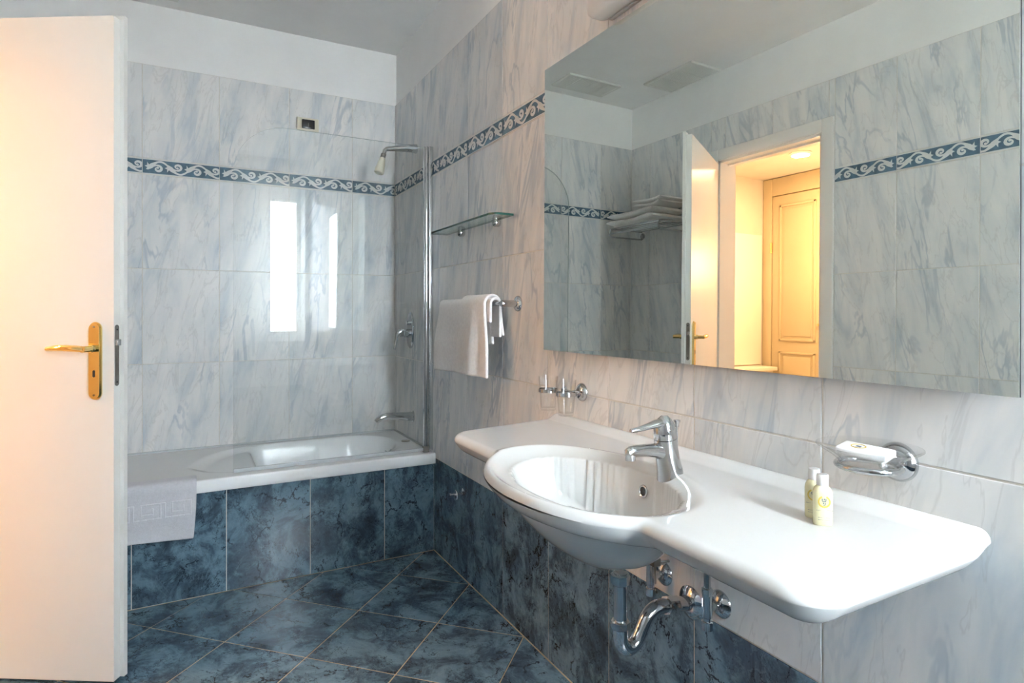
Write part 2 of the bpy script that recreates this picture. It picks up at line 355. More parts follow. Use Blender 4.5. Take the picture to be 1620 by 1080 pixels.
def scroll_mesh(full, x0, x1, h):
    key = (round(x0, 4), round(x1, 4))
    if key in SCR: return SCR[key]
    bd = B(); P = full / 2; A = h * 0.34; xs = lambda x: x - full / 2
    for k in range(2):
        o = xs(k * P)
        for half in range(2):
            s = 1 if half == 0 else -1; ox = o + half * P / 2
            # main stroke: starts thick near the inflection, arches over and thins to the next
            pts = []; wd = []
            for i in range(19):
                t = i / 18; ph = -0.02 + t * 0.66
                x = ox + (0.16 + ph) * P
                y = s * A * math.sin(2 * PI * (0.16 + ph - 0.20))
                pts.append((x, y)); wd.append(1.3 * h * (0.035 + 0.15 * math.exp(-((t - 0.12) / 0.13) ** 2) + 0.05 * math.sin(PI * min(1, t))))
            ribbon(bd, pts, wd)
            # curl branching inwards
            c = (ox + 0.385 * P, s * -h * 0.10); sp = spiral(c, P * 0.125, P * 0.035, PI * 0.80 * s if s > 0 else -PI * 0.80, -1.15 * s)
            sp = [(p[0], c[1] + (p[1] - c[1]) * 0.86) for p in sp]
            ribbon(bd, sp, [1.35 * h * (0.05 + 0.06 * math.sin(PI * min(1, j / 21 * 1.2))) for j in range(22)])
            bd.prism([(sp[-1][0] + h * 0.07 * math.cos(a * PI / 4), sp[-1][1] + h * 0.07 * math.sin(a * PI / 4)) for a in range(8)], (0, 0, 0), (1, 0, 0), (0, 1, 0), (0, 0, 1), 0.0012)
            # leaf bud on the outside of the rise
            bx, by = ox + 0.135 * P, s * h * 0.02
            lf = [(0.02, -0.22), (-0.10, -0.20), (-0.02, -0.08), (-0.16, 0.00), (-0.03, 0.06), (-0.03, 0.26), (0.07, 0.10), (0.12, -0.04), (0.10, -0.16)]
            bd.prism([(bx + q[0] * h, by + s * q[1] * h) for q in lf], (0, 0, 0), (1, 0, 0), (0, 1, 0), (0, 0, 1), 0.0011)
    for sg in (-1, 1): bd.box((-full / 2, sg * (h / 2 - .0045) - .0022, -.0005), (full / 2, sg * (h / 2 - .0045) + .0022, .0009))
    me = bd.mesh('scroll')
    bm = bmesh.new(); bm.from_mesh(me)
    for co, no in (((x0 - full / 2, 0, 0), (-1, 0, 0)), ((x1 - full / 2, 0, 0), (1, 0, 0))):
        bmesh.ops.bisect_plane(bm, geom=bm.verts[:] + bm.edges[:] + bm.faces[:], plane_co=co, plane_no=no, clear_outer=True)
    mid = (x0 + x1) / 2 - full / 2
    for q in bm.verts: q.co.x -= mid
    bm.to_mesh(me); bm.free(); me.materials.append(M['scroll']); SCR[key] = me; return me
G = 0.003
def subtract(r, hole):
    x0, x1, z0, z1 = r
    if not hole: return [r]
    a0, a1, b0, b1 = hole
    if x1 <= a0 or x0 >= a1 or z1 <= b0 or z0 >= b1: return [r]
    out = []
    if x0 < a0: out.append((x0, a0, z0, z1))
    if x1 > a1: out.append((a1, x1, z0, z1))
    m0, m1 = max(x0, a0), min(x1, a1)
    if z1 > b1: out.append((m0, m1, b1, z1))
    if z0 < b0: out.append((m0, m1, z0, b0))
    return out
def tile_wall(parent, joints, lo, hi, to3d, u, n, hole=None, skip=None, flip=1):
    """joints: running coordinates s of vertical joints along the wall; to3d(s, z) a point on the tile face"""
    R = frame_matrix(u, n); ed = sorted(set([lo] + [j for j in joints if lo + 0.012 < j < hi - 0.012] + [hi]))
    pitch = joints[1] - joints[0]
    for a, b_ in zip(ed, ed[1:]):
        for z0, z1, kind in ROWS:
            for (p0, p1, q0, q1) in subtract((a, b_, z0, z1), hole):
                if p1 - p0 < 0.012 or q1 - q0 < 0.012: continue
                if skip and skip((p0 + p1) / 2, (q0 + q1) / 2, q1): continue
                g = G if kind != 'border' else 0.0045
                me = tile_mesh(p1 - p0 - G, q1 - q0 - 2 * g / (1 if kind == 'border' else 2), kind)
                t = put(me, {'wall': 'wall_tile', 'dado': 'dado_tile', 'border': 'border_tile'}[kind], parent, to3d((p0 + p1) / 2, (q0 + q1) / 2), R)
                if kind == 'border':
                    # where inside a full tile this piece lies
                    if a > lo or b_ - a >= pitch - 0.002: s0, s1 = p0 - a, p1 - a
                    else: s0, s1 = pitch - (b_ - p0), pitch - (b_ - p1)
                    if flip < 0: s0, s1 = pitch - s1, pitch - s0
                    s0 = max(0, s0) + G / 2; s1 = min(pitch, s1) - G / 2
                    sm = scroll_mesh(pitch, s0, s1, q1 - q0)
                    so = bpy.data.objects.new('scroll', sm); C.objects.link(so); so.parent = t; so.location = (0, 0, 0)

# ------------------------------------------------------------------ structure: walls, floor, ceiling
def struct(name, label, cat, bd, mat): return tag(bd.build(name, mat), label, cat, kind='structure')
WT = 0.012                                     # plaster lies this far behind the tile face
wr = struct('wall_right', 'marble tiled wall carrying the mirror and the washbasin', 'wall', B().box((XR + WT, YF - 0.42, -0.1), (XR + 0.2, YB + 0.2, ZC + 0.1)), M['plaster'])
wb = struct('wall_back', 'marble tiled wall behind the bathtub', 'wall', B().box((XL - 0.2, YB + WT, -0.1), (XR + WT, YB + 0.2, ZC + 0.1)), M['plaster'])
DO = (1.905, 2.575, 0.0, 2.087)                # door opening y0,y1,z0,z1
CO = (1.841, 2.632, 0.0, 2.154)                # casing outline
lw = B()
lw.box((XL - 0.12, YF - 0.3, -0.1), (XL - WT, DO[0], ZC + 0.1)); lw.box((XL - 0.12, DO[1], -0.1), (XL - WT, YB + 0.2, ZC + 0.1)); lw.box((XL - 0.12, DO[0], DO[3]), (XL - WT, DO[1], ZC + 0.1))
wl = struct('wall_left', 'marble tiled wall with the open doorway', 'wall', lw, M['plaster'])
WIN = (0.50, 1.01, 0.86, 2.42)              # window hole x0,x1,z0,z1
fw = B(); y0, y1 = YF - 0.42, YF - WT
fw.box((XL - 0.12, y0, -0.1), (WIN[0], y1, ZC + 0.1)); fw.box((WIN[1], y0, -0.1), (XR + WT, y1, ZC + 0.1))
fw.box((WIN[0], y0, -0.1), (WIN[1], y1, WIN[2])); fw.box((WIN[0], y0, WIN[3]), (WIN[1], y1, ZC + 0.1))
wf = struct('wall_front', 'tiled wall with the narrow tall window', 'wall', fw, M['plaster'])
ceil = struct('ceiling', 'smooth white plaster ceiling of the bathroom', 'ceiling', B().box((XL - 0.12, YF - 0.42, ZC), (XR + 0.2, YB + 0.2, ZC + 0.12)), M['plaster'])
# grout beds behind the tiles
GB = 0.002
B().box((XR + GB, YF, 0), (XR + WT, YB, ZT)).build('grout', M['grout'], wr)
B().box((XL, YB + GB, 0), (XR, YB + WT, ZT)).build('grout', M['grout'], wb)
g = B()
for (a, b_, c, d) in subtract((YF, YB, 0, ZT), DO): g.box((XL - WT, a, c), (XL - GB, b_, d))
g.build('grout', M['grout'], wl)
g = B()
for (a, b_, c, d) in subtract((XL, XR, 0, ZT), WIN): g.box((a, YF - WT, c), (b_, YF - GB, d))
g.build('grout', M['grout'], wf)
JR = [0.7175 + 0.3265 * k for k in range(-4, 9)]
JB = [XR - 0.245 - 0.333 * k for k in range(6, -2, -1)]
JL = [1.219 + 0.3265 * k for k in range(-6, 8)]
tile_wall(wr, JR, YF, YB, lambda s, z: (XR, s, z), (0, -1, 0), (-1, 0, 0), skip=lambda s, z, t: s > YT + 0.15 and t < 0.46, flip=-1)
tile_wall(wb, JB, XL, XR, lambda s, z: (s, YB, z), (1, 0, 0), (0, -1, 0), skip=lambda s, z, t: t < 0.46)
tile_wall(wl, JL, YF, YB, lambda s, z: (XL, s, z), (0, 1, 0), (1, 0, 0), hole=CO, skip=lambda s, z, t: s > YT + 0.15 and t < 0.46)
tile_wall(wf, JB, XL, XR, lambda s, z: (s, YF, z), (-1, 0, 0), (0, 1, 0), hole=WIN, flip=-1)

# tub front: masonry apron with blue tiles
ap = struct('wall_bath', 'low apron wall of blue stone tiles below the bathtub', 'wall', B().box((XL, YT + GB, 0), (XR, YT + 0.05, 0.422)), M['grout'])
Rm = frame_matrix((1, 0, 0), (0, -1, 0))
ed = [XL] + [j for j in JB if XL + 0.02 < j < XR] + [XR]
for a, b_ in zip(ed, ed[1:]):
    put(tile_mesh(b_ - a - G, 0.418, 'dado'), 'dado_tile', ap, ((a + b_) / 2, YT, 0.211), Rm)

# floor with diagonal tiles
fl = struct('floor', 'blue stone floor tiles laid diagonally with tan joints', 'floor', B().box((XL - 0.12, YF - 0.2, -0.1), (XR + 0.2, YB + 0.2, -GB)), M['grout_tan'])
d = 0.3312; fo = Vector((0.346, 2.0925))
def clip_poly(poly, a, b_, c):
    out = []
    for i in range(len(poly)):
        p, q = poly[i], poly[(i + 1) % len(poly)]; fp = a * p[0] + b_ * p[1] - c; fq = a * q[0] + b_ * q[1] - c
        if fp <= 0: out.append(p)
        if (fp < 0 < fq) or (fq < 0 < fp):
            t = fp / (fp - fq); out.append((p[0] + (q[0] - p[0]) * t, p[1] + (q[1] - p[1]) * t))
    return out
r2 = math.sqrt(0.5)
Rf = Matrix.Rotation(PI / 4, 4, 'Z')
for i in range(-14, 10):
    for j in range(-10, 10):
        cx = fo.x + (i + j) * d * r2 + 0.0; cy = fo.y + (j - i) * d * r2
        cx += d * r2                                   # centre between lattice nodes
        hh = (d - 0.0045) / 2 * math.sqrt(2)
        poly = [(cx - hh, cy), (cx, cy - hh), (cx + hh, cy), (cx, cy + hh)]
        full = len(poly)
        for a, b_, c in ((1, 0, XR - 0.003), (-1, 0, -(XL + 0.003)), (0, 1, YT - 0.003), (0, -1, -(YF + 0.003))):
            if poly: poly = clip_poly(poly, a, b_, c)
        if len(poly) < 3: continue
        area = abs(sum(poly[k][0] * poly[(k + 1) % len(poly)][1] - poly[(k + 1) % len(poly)][0] * poly[k][1] for k in range(len(poly)))) / 2
        if area < 0.0004: continue
        if area > 0.98 * (d - 0.0045) ** 2:
            o = bpy.data.objects.new('floor_tile', tile_mesh(d - 0.0045, d - 0.0045, 'floor')); C.objects.link(o)
            o.rotation_euler = (0, 0, PI / 4); o.location = (cx, cy, 0); attach(o, fl)
        else:
            bd = B().prism([(p[0] - cx, p[1] - cy) for p in poly], (0, 0, -TT), (1, 0, 0), (0, 1, 0), (0, 0, 1), TT)
            o = bd.build('floor_tile', M['floor']); o.location = (cx, cy, 0); attach(o, fl)

# ------------------------------------------------------------------ window in the front wall
wi = empty('window_1', ((WIN[0] + WIN[1]) / 2, YF - 0.28, WIN[2]), 'narrow white framed window with one tall pane', 'window', kind='structure')
f = B(); ya, yb = YF - 0.33, YF - 0.26; PX0, PX1, PZ0, PZ1 = 0.722, 0.972, 0.965, 2.27
f.box((WIN[0], ya, WIN[2]), (PX0, yb, WIN[3]), 0.004); f.box((PX1, ya, WIN[2]), (WIN[1], yb, WIN[3]), 0.004)
f.box((PX0, ya, WIN[2]), (PX1, yb, PZ0), 0.004); f.box((PX0, ya, PZ1), (PX1, yb, WIN[3]), 0.004)
f.build('window_frame', M['door'], wi)
B().box((PX0, YF - 0.30, PZ0), (PX1, YF - 0.294, PZ1)).build('pane', M['pane'], wi)
rv = B(); rv.box((WIN[0], YF - 0.26, WIN[2] - 0.0), (WIN[1], YF + 0.004, WIN[2] + 0.012)); rv.build('window_sill', M['door'], wi)
# portal: guides sky sampling through the pane, gives off no light itself
pl = bpy.data.lights.new('window_portal', 'AREA'); pl.shape = 'RECTANGLE'; pl.size = PX1 - PX0; pl.size_y = PZ1 - PZ0; pl.cycles.is_portal = True
po = bpy.data.objects.new('window_portal', pl); C.objects.link(po); po.location = ((PX0 + PX1) / 2, YF - 0.34, (PZ0 + PZ1) / 2); po.rotation_euler = (PI / 2, 0, PI)
po.rotation_euler = (-PI / 2, 0, 0)

# ------------------------------------------------------------------ door casing and door leaf
cs = B(); cx0, cx1 = XL - 0.002, XL + 0.012
cs.box((cx0, CO[0], 0), (cx1, DO[0], CO[3]), 0.003); cs.box((cx0, DO[1], 0), (cx1, CO[1], CO[3]), 0.003); cs.box((cx0, DO[0], DO[3]), (cx1, DO[1], CO[3]), 0.003)
cs.box((XL - 0.135, DO[0] - 0.0, 0), (XL, DO[0] + 0.014, DO[3])); cs.box((XL - 0.135, DO[1] - 0.014, 0), (XL, DO[1], DO[3])); cs.box((XL - 0.135, DO[0], DO[3] - 0.014), (XL, DO[1], DO[3]))
cs.box((XL - 0.075, DO[0] + 0.014, 0), (XL - 0.05, DO[0] + 0.026, DO[3] - 0.014)); cs.box((XL - 0.075, DO[0] + 0.026, DO[3] - 0.026), (XL - 0.05, DO[1] - 0.026, DO[3] - 0.014))
cs.box((XL - 0.149, CO[0], 0), (XL - 0.120, DO[0], CO[3]), 0.003); cs.box((XL - 0.149, DO[1], 0), (XL - 0.120, CO[1], CO[3]), 0.003); cs.box((XL - 0.149, DO[0], DO[3]), (XL - 0.120, DO[1], CO[3]), 0.003)
tag(cs.build('trim_1', M['door']), 'pale lacquered casing around the doorway', 'door frame', kind='structure')
FE = Vector((-0.2025, 2.214)); ang = math.radians(31.0); LWID = 0.677
du = Vector((-math.cos(ang), math.sin(ang)))          # from free edge to the hinge
dn = Vector((math.sin(ang), math.cos(ang)))           # away from the camera
dr = empty('door_1', (FE.x + du.x * LWID, FE.y + du.y * LWID, 0.0), 'flush pale door standing ajar with brass lever handle', 'door', kind='structure')
def D(s, t, z): p = FE + du * s + dn * t; return (p.x, p.y, z)     # s from free edge, t through the thickness
leaf = B(); ZD0, ZD1 = 0.012, 2.08
def slab(bd, s0, s1, t0, t1, z0, z1):
    v = [D(s, t, z) for z in (z0, z1) for t in (t0, t1) for s in (s0, s1)]
    bd.add(v, [(0, 2, 3, 1), (4, 5, 7, 6), (0, 1, 5, 4), (2, 6, 7, 3), (0, 4, 6, 2), (1, 3, 7, 5)])
slab(leaf, 0, LWID, 0, 0.028, ZD0, ZD1 - 0.013); slab(leaf, -0.013, LWID, 0.028, 0.043, ZD0, ZD1)
leaf.build('leaf', M['door'], dr)
U3 = Vector((du.x, du.y, 0)); N3 = Vector((dn.x, dn.y, 0)); Z3 = Vector((0, 0, 1))
def stadium(w, h, n=10):
    r = w / 2; return [(r * math.cos(a), h / 2 - r + r * math.sin(a)) for a in [PI * k / n for k in range(n + 1)]] + [(r * math.cos(a), -h / 2 + r + r * math.sin(a)) for a in [PI + PI * k / n for k in range(n + 1)]]
for side in (-1, 1):
    t0 = 0.0 if side < 0 else 0.043; nn = N3 * side; s0 = 0.056
    pz = 1.0015; hp = B(); base = Vector(D(s0, t0, pz))
    hp.prism(stadium(0.040, 0.240), base, U3, Z3, nn, 0.004, True); hp.prism(stadium(0.033, 0.232), base + nn * 0.004, U3, Z3, nn, 0.006, True)
    pt = hp.build('handle_plate', M['brass'], dr)
    hz_ = 1.040; lv = B(); c = Vector(D(s0, t0, hz_))
    lv.lathe([(0.0, 0.0), (0.012, 0.0), (0.012, 0.014), (0.0095, 0.016), (0.0095, 0.05), (0, 0.05)], c + nn * 0.008, nn, 20)
    pts = []; rad = []
    for k in range(13):
        t = k / 12; pts.append(c + nn * (0.050 + 0.010 * math.sin(PI * t) - 0.012 * t) + U3 * (0.125 * t) + Z3 * (0.004 * math.sin(PI * t))); rad.append(0.0095 - 0.002 * t + 0.0015 * math.sin(PI * t))
    lv.tube(pts, rad, 14)
    lv.build('lever', M['brass'], dr)
    kh = B(); kh.prism(stadium(0.008, 0.022), base + nn * 0.0101 + Z3 * -0.039, U3, Z3, nn, 0.0004); kh.build('keyhole', M['hole'], pt)
    for zz in (0.105, -0.105):
        B().lathe([(0, 0), (0.0032, 0), (0.0032, 0.0012), (0, 0.0012)], base + nn * 0.010 + Z3 * zz, nn, 12).build('screw', M['steel_dark'], pt)
lk = B(); c = Vector(D(0, 0.013, 1.018)); lk.prism(stadium(0.017, 0.190), c, N3, Z3, -U3, 0.0015); lp = lk.build('lock_plate', M['steel_dark'], dr)
lt = B(); lt.box((-0.006, -0.008, -0.01), (0.006, 0.008, 0.01), 0.002); lo = lt.build('latch', M['chrome_satin']); lo.rotation_euler = (0, 0, -ang); lo.location = D(-0.004, 0.013, 1.058); attach(lo, lp)
for zz in (0.080, -0.083): B().lathe([(0, 0), (0.003, 0), (0.003, 0.001), (0, 0.001)], c - U3 * 0.0015 + Z3 * zz, -U3, 12).build('screw', M['black'], lp)
for zz in (0.25, 1.83): B().cyl(D(LWID + 0.006, 0.050, zz - 0.05), D(LWID + 0.006, 0.050, zz + 0.05), 0.007, 14).build('hinge', M['brass'], dr)

# ------------------------------------------------------------------ hallway seen in the mirror
HX, HZ = -2.42, 2.345; HY0, HY1 = 0.9, 3.52
hl = struct('wall_hall_side', 'cream hallway end wall beyond the doorway', 'wall', B().box((HX - 0.6, HY1, 0), (XL - 0.12, HY1 + 0.1, HZ)), M['hall'])
struct('wall_hall_near', 'cream hallway wall at the near end', 'wall', B().box((HX - 0.6, HY0 - 0.1, 0), (XL - 0.12, HY0, HZ)), M['hall'])
struct('wall_hall_far', 'cream hallway wall behind the wardrobe', 'wall', B().box((HX - 0.7, HY0 - 0.1, 0), (HX - 0.6, HY1 + 0.1, HZ)), M['hall'])
struct('ceiling_hall', 'low cream ceiling of the hallway', 'ceiling', B().box((HX - 0.7, HY0 - 0.1, HZ), (XL - 0.12, HY1 + 0.1, HZ + 0.08)), M['hall'])
struct('floor_hall', 'stone floor of the hallway', 'floor', B().box((HX - 0.7, HY0 - 0.1, -0.1), (XL - 0.12, HY1 + 0.1, -0.001)), M['hall_floor'])
wd = empty('wardrobe', (HX - 0.3, 2.9, 0), 'cream built in wardrobe with framed panel doors in the hallway', 'wardrobe')
b = B(); b.box((HX - 0.58, 1.95, 0.0), (HX - 0.022, HY1 - 0.004, HZ - 0.004)); b.build('body', M['closet'], wd)
b = B(); b.box((HX - 0.022, HY1 - 0.09, 0), (HX + 0.006, HY1 - 0.006, HZ - 0.006), 0.002); b.box((HX - 0.022, 1.95, 2.19), (HX + 0.002, HY1 - 0.09, HZ - 0.006), 0.002); b.build('face_frame', M['closet'], wd)
for (ya, yb) in ((2.945, HY1 - 0.095), (2.455, 2.938), (1.96, 2.448)):
    dd = B().box((HX - 0.022, ya, 0.08), (HX - 0.002, yb, 2.182), 0.002).build('wardrobe_door', M['closet'], wd)
    for (za, zb) in ((0.95, 2.10), (0.16, 0.86)):
        mo = B(); a, c = ya + 0.075, yb - 0.075
        for (p, q) in (((a, za), (c, za + 0.018)), ((a, zb - 0.018), (c, zb)), ((a, za), (a + 0.018, zb)), ((c - 0.018, za), (c, zb))):
            mo.box((HX - 0.003, p[0], p[1]), (HX + 0.009, q[0], q[1]), 0.003)
        mo.box((HX - 0.003, a + 0.04, za + 0.04), (HX + 0.003, c - 0.04, zb - 0.04), 0.002)
        mo.build('panel_moulding', M['closet'], dd)
    B().lathe([(0, 0), (0.006, 0), (0.006, 0.012), (0.013, 0.018), (0.011, 0.027), (0, 0.03)], (HX - 0.002, ya + 0.035, 1.09), (1, 0, 0), 18).build('knob', M['brass'], dd)
B().box((HX + 0.004, HY1 - 0.10, 1.70), (HX + 0.012, HY1 - 0.082, 1.79), 0.002).build('hinge', M['brass'], wd)
cab = empty('hall_cabinet', (-2.2, HY1 - 0.08, 0), 'low white hallway cabinet with overhanging top beside the wardrobe', 'cabinet')
B().box((HX + 0.06, HY1 - 0.16, 0.0), (-1.95, HY1 - 0.006, 0.70), 0.004).build('body', M['door'], cab)
B().box((HX + 0.04, HY1 - 0.19, 0.70), (-1.93, HY1 - 0.004, 0.73), 0.004).build('cabinet_top', M['door'], cab)
tag(B().box((HX + 0.03, HY1 - 0.014, 0.74), (-2.05, HY1 - 0.001, 1.86), 0.003).build('wall_board', M['door']), 'tall white board on the hallway wall above the cabinet', 'board')
def spot(x, y, lab, watt):
    t = empty('recessed_lamp', (x, y, HZ), lab, 'lamp', 'hallway ceiling lamps')
    B().lathe([(0.055, 0.0), (0.075, 0.0), (0.078, 0.008), (0.06, 0.012), (0.055, 0.0)], (x, y, HZ), (0, 0, -1), 32).build('lamp_rim', M['door'], t)
    B().lathe([(0, 0.003), (0.056, 0.003)], (x, y, HZ), (0, 0, -1), 32).build('lamp_lens', M['bulb'], t)
    l = bpy.data.lights.new('recessed_lamp_light', 'AREA'); l.shape = 'DISK'; l.size = 0.12; l.energy = watt; l.color = WARM
    o = bpy.data.objects.new('recessed_lamp_light', l); C.objects.link(o); o.location = (x, y, HZ - 0.02); attach(o, t)
spot(-1.895, 2.795, 'round recessed ceiling lamp in front of the wardrobe doors', 9)
spot(-1.45, 1.62, 'round recessed ceiling lamp nearer the hallway end', 2.5)

fl_ = empty('fill_globe_lamp', (-1.95, 2.48, 0), 'added globe floor lamp giving warm fill light from the hallway', 'lamp')  # invented lamp, set out of view to throw warm light through the doorway
B().lathe([(0, 0), (.14, 0), (.14, .012), (.02, .03), (0, .03)], (-1.95, 2.48, 0), (0, 0, 1), 32).build('base', M['brass'], fl_)
B().cyl((-1.95, 2.48, .02), (-1.95, 2.48, 1.44), .010, 16).build('pole', M['brass'], fl_)
B().lathe([(.11 * math.sin(PI * k / 20), -.11 * math.cos(PI * k / 20)) for k in range(21)], (-1.95, 2.48, 1.545), (0, 0, 1), 36).build('globe', emis('warm_fill_globe', WARM, 56), fl_)

# ------------------------------------------------------------------ mirror
E0, T0 = math.radians(0.552), math.radians(-0.311)
mr = empty('mirror', W(0.02, 1.055, 1.486), 'large frameless wall mirror above the washbasin', 'mirror')
def on_mirror(u, v, dlt=0.02):
    F = Vector((math.sin(YAW), math.cos(YAW), 0)); R_ = Vector((math.cos(YAW), -math.sin(YAW), 0))
    dv = F + R_ * ((u - 810) / 949.87) + Vector((0, 0, (494.6 - v) / 949.87)); dv *= (XR - dlt) / dv.x
    return dv.y, dv.z + CAM_H
(my1, mz1), (my0, mz0) = on_mirror(867.3, 113.6, 0.014), on_mirror(1608, 629.5, 0.026)
mz1 = 1.940
B().box((-0.003, -(my1 - my0) / 2, -(mz1 - mz0) / 2), (0.003, (my1 - my0) / 2, (mz1 - mz0) / 2), 0.0006)
hy, hz2 = (my1 - my0) / 2, (mz1 - mz0) / 2
mo = B().box((-0.003, -hy, -hz2), (0.0, hy, hz2)).build('mirror_glass', M['mirror'])
bk = B().box((0.0, -hy, -hz2), (0.004, hy, hz2)).build('mirror_backing', M['black'])
fr = B().box((0.004, -hy + 0.06, -hz2 + 0.06), (0.0115, hy - 0.06, hz2 - 0.06)).build('mounting_board', M['black'])
mr.location = (XR - 0.02, (my0 + my1) / 2, (mz0 + mz1) / 2); 
for o in (mo, bk, fr): o.parent = mr
nrm = Vector((-math.cos(E0) * math.cos(T0), -math.sin(E0) * math.cos(T0), -math.sin(T0)))
mr.rotation_euler = Vector((-1, 0, 0)).rotation_difference(nrm).to_euler()

# lamp above the mirror
la = empty('wall_lamp', W(0, 1.05, 2.03), 'white plastic strip lamp above the mirror', 'lamp')
B().box((XR - 0.085, 0.74, 1.963), (XR - 0.012, 1.372, 2.09), 0.022).build('lamp_cover', M['plastic'], la)
B().box((XR - 0.014, 0.76, 1.970), (XR - 0.0005, 1.352, 2.11), 0.003).build('lamp_base', M['plastic'], la)

# ------------------------------------------------------------------ washbasin
wsb = empty('washbasin', W(0.2, 1.03, 0.80), 'wide white ceramic washbasin with side shelves and oval bowl', 'washbasin')
SY0, SY1, SHELF = 0.447, 1.585, 0.402
ZP = 0.812; RT = 0.018; INS = 0.046; TH = 0.056; RC = 0.06
CW, CY = 0.320, 1.030
def front0(y):
    e = 1 - ((y - CY) / 0.287) ** 2; el = CW + 0.192 * math.sqrt(max(e, 0))
    k = 0.020 if y < CY else 0.008; hmx = max(SHELF, el); dlt = abs(SHELF - el)
    if e <= 0: return SHELF
    return hmx + max(k - dlt, 0) ** 2 / (4 * k)
def wfront(y):
    de = min(y - SY0, SY1 - y); f = front0(y)
    if de < RC: f -= RC - math.sqrt(max(RC * RC - (RC - de) ** 2, 0))
    return f
def dist(w, y):
    de = min(y - SY0, SY1 - y); df = front0(y) - w
    if de < RC and df < RC: return max(0, RC - math.sqrt((RC - de) ** 2 + (RC - df) ** 2))
    return max(0, min(de, df))
def smooth01(t): t = min(max(t, 0), 1); return t * t * (3 - 2 * t)
def bowl_depth(w, y, cw0, cy0, cw1, cy1, aw, ay, p=2.4):
    """depth fraction 0..1 of a bowl whose section shrinks and drifts from (cw0,cy0) to (cw1,cy1)"""
    if ((w - cw0) / aw) ** 2 + ((y - cy0) / ay) ** 2 >= 1: return 0.0
    lo, hi = 0.0, 1.0
    for _ in range(18):
        t = (lo + hi) / 2; s = (1 - t ** p) ** 0.62 + 1e-4
        inside = ((w - cw0 - (cw1 - cw0) * t) / (aw * s)) ** 2 + ((y - cy0 - (cy1 - cy0) * t) / (ay * s)) ** 2 < 1
        if inside: lo = t
        else: hi = t
    return lo
def upstand(w): return 0.015 * (1 - smooth01(w / 0.045))     # raised lip along the wall
def ztop(w, y):
    dd = dist(w, y); z = ZP
    z += upstand(w)
    eo = math.sqrt(((w - CW) / 0.186) ** 2 + ((y - CY) / 0.281) ** 2); ei = math.sqrt(((w - 0.312) / 0.139) ** 2 + ((y - CY) / 0.221) ** 2)
    if eo < 1.06 and y > 0.70:
        lift = 0.006 * math.exp(-((eo - 1.0) / 0.05) ** 2) * smooth01((y - 0.80) / 0.2) * smooth01((w - 0.1) / 0.15)
        z += lift
    if eo < 1.0 and ei >= 0.98: z -= 0.017 * smooth01((1.0 - eo) / 0.22)
    if ei < 1.03:
        z = min(z, ZP - 0.017 + 0.0) if ei < 1 else z
        t = bowl_depth(w, y, 0.312, CY, 0.222, 1.055, 0.139, 0.221, 1.6)
        z -= 0.190 * t
    if dd < RT: z -= RT - math.sqrt(max(RT * RT - (RT - dd) ** 2, 0))
    return z
def zbot(w, y):
    dd = dist(w, y); k = min(dd / INS, 1)
    z = ZP + upstand(w) * (1 - k) - RT - (TH - RT) * math.sin(k * PI / 2) ** 0.9
    t = bowl_depth(w, y, 0.316, 1.051, 0.224, 1.10, 0.138, 0.207, 1.62)
    if t > 0: z = 0.751 - 0.171 * t
    return min(z, ztop(w, y) - 0.008) if dd > 0.05 else z
def spaced(n):   # denser at both ends
    return [0.5 - 0.5 * math.cos(PI * k / n) for k in range(n + 1)]
ny, nw = 190, 84
ys = [SY0 + (SY1 - SY0) * (0.25 * k / ny + 0.75 * (0.5 - 0.5 * math.cos(PI * k / ny))) for k in range(ny + 1)]
ys = sorted(set([SY0, SY0 + .0015, SY0 + .004, SY0 + .008, SY0 + .013, SY1, SY1 - .0015, SY1 - .004, SY1 - .008, SY1 - .013] + [SY0 + (SY1 - SY0) * k / ny for k in range(ny + 1)]))
def slant(w, y): return y + 0.17 * (0.40 - w) * smooth01((y - 1.30) / 0.28)
ts = [k / nw for k in range(nw + 1)]
def warp(t): return t if t < 0.9 else 0.9 + 0.1 * math.sin((t - 0.9) / 0.1 * PI / 2)
vt, vb = [], []
for y in ys:
    wf_ = wfront(y)
    for t in ts:
        w = 0.001 + (wf_ - 0.001) * warp(t); yy = slant(w, y)
        vt.append(W(w, yy, ztop(w, y))); vb.append(W(w, yy, min(zbot(w, y), ztop(w, y))))
b = B(); nn_ = nw + 1; fs = []
for i in range(len(ys) - 1):
    for j in range(nw): a = i * nn_ + j; fs.append((a, a + 1, a + 1 + nn_, a + nn_))
b.add(vt, fs, True); b.add(vb, [q[::-1] for q in fs], True)
nT = len(vt); edge = []
for i in range(len(ys) - 1): edge.append((i * nn_, (i + 1) * nn_, nT + (i + 1) * nn_, nT + i * nn_))
b.f += edge; b.sm += [False] * len(edge)
b.build('basin', M['ceramic'], wsb, merge=0.0004, sharp=75)
# overflow ring on the back slope of the bowl
oc = Vector(W(0.1745, 1.019, 0.760)); on = Vector((-0.98, 0.0, 0.12)).normalized()
B().torus(oc, on, 0.0115, 0.0026, 30, 8).build('overflow_ring', M['chrome'], wsb)
B().lathe([(0, -0.001), (0.0105, -0.001), (0.0105, 0.0008), (0, 0.0008)], oc, on, 24).build('overflow_hole', M['hole'], wsb)
B().lathe([(0, 0.006), (0.018, 0.005), (0.022, 0.002), (0.022, -0.004), (0, -0.004)], W(0.222, 1.055, 0.606), (0, 0, 1), 28).build('plug', M['chrome'], wsb)

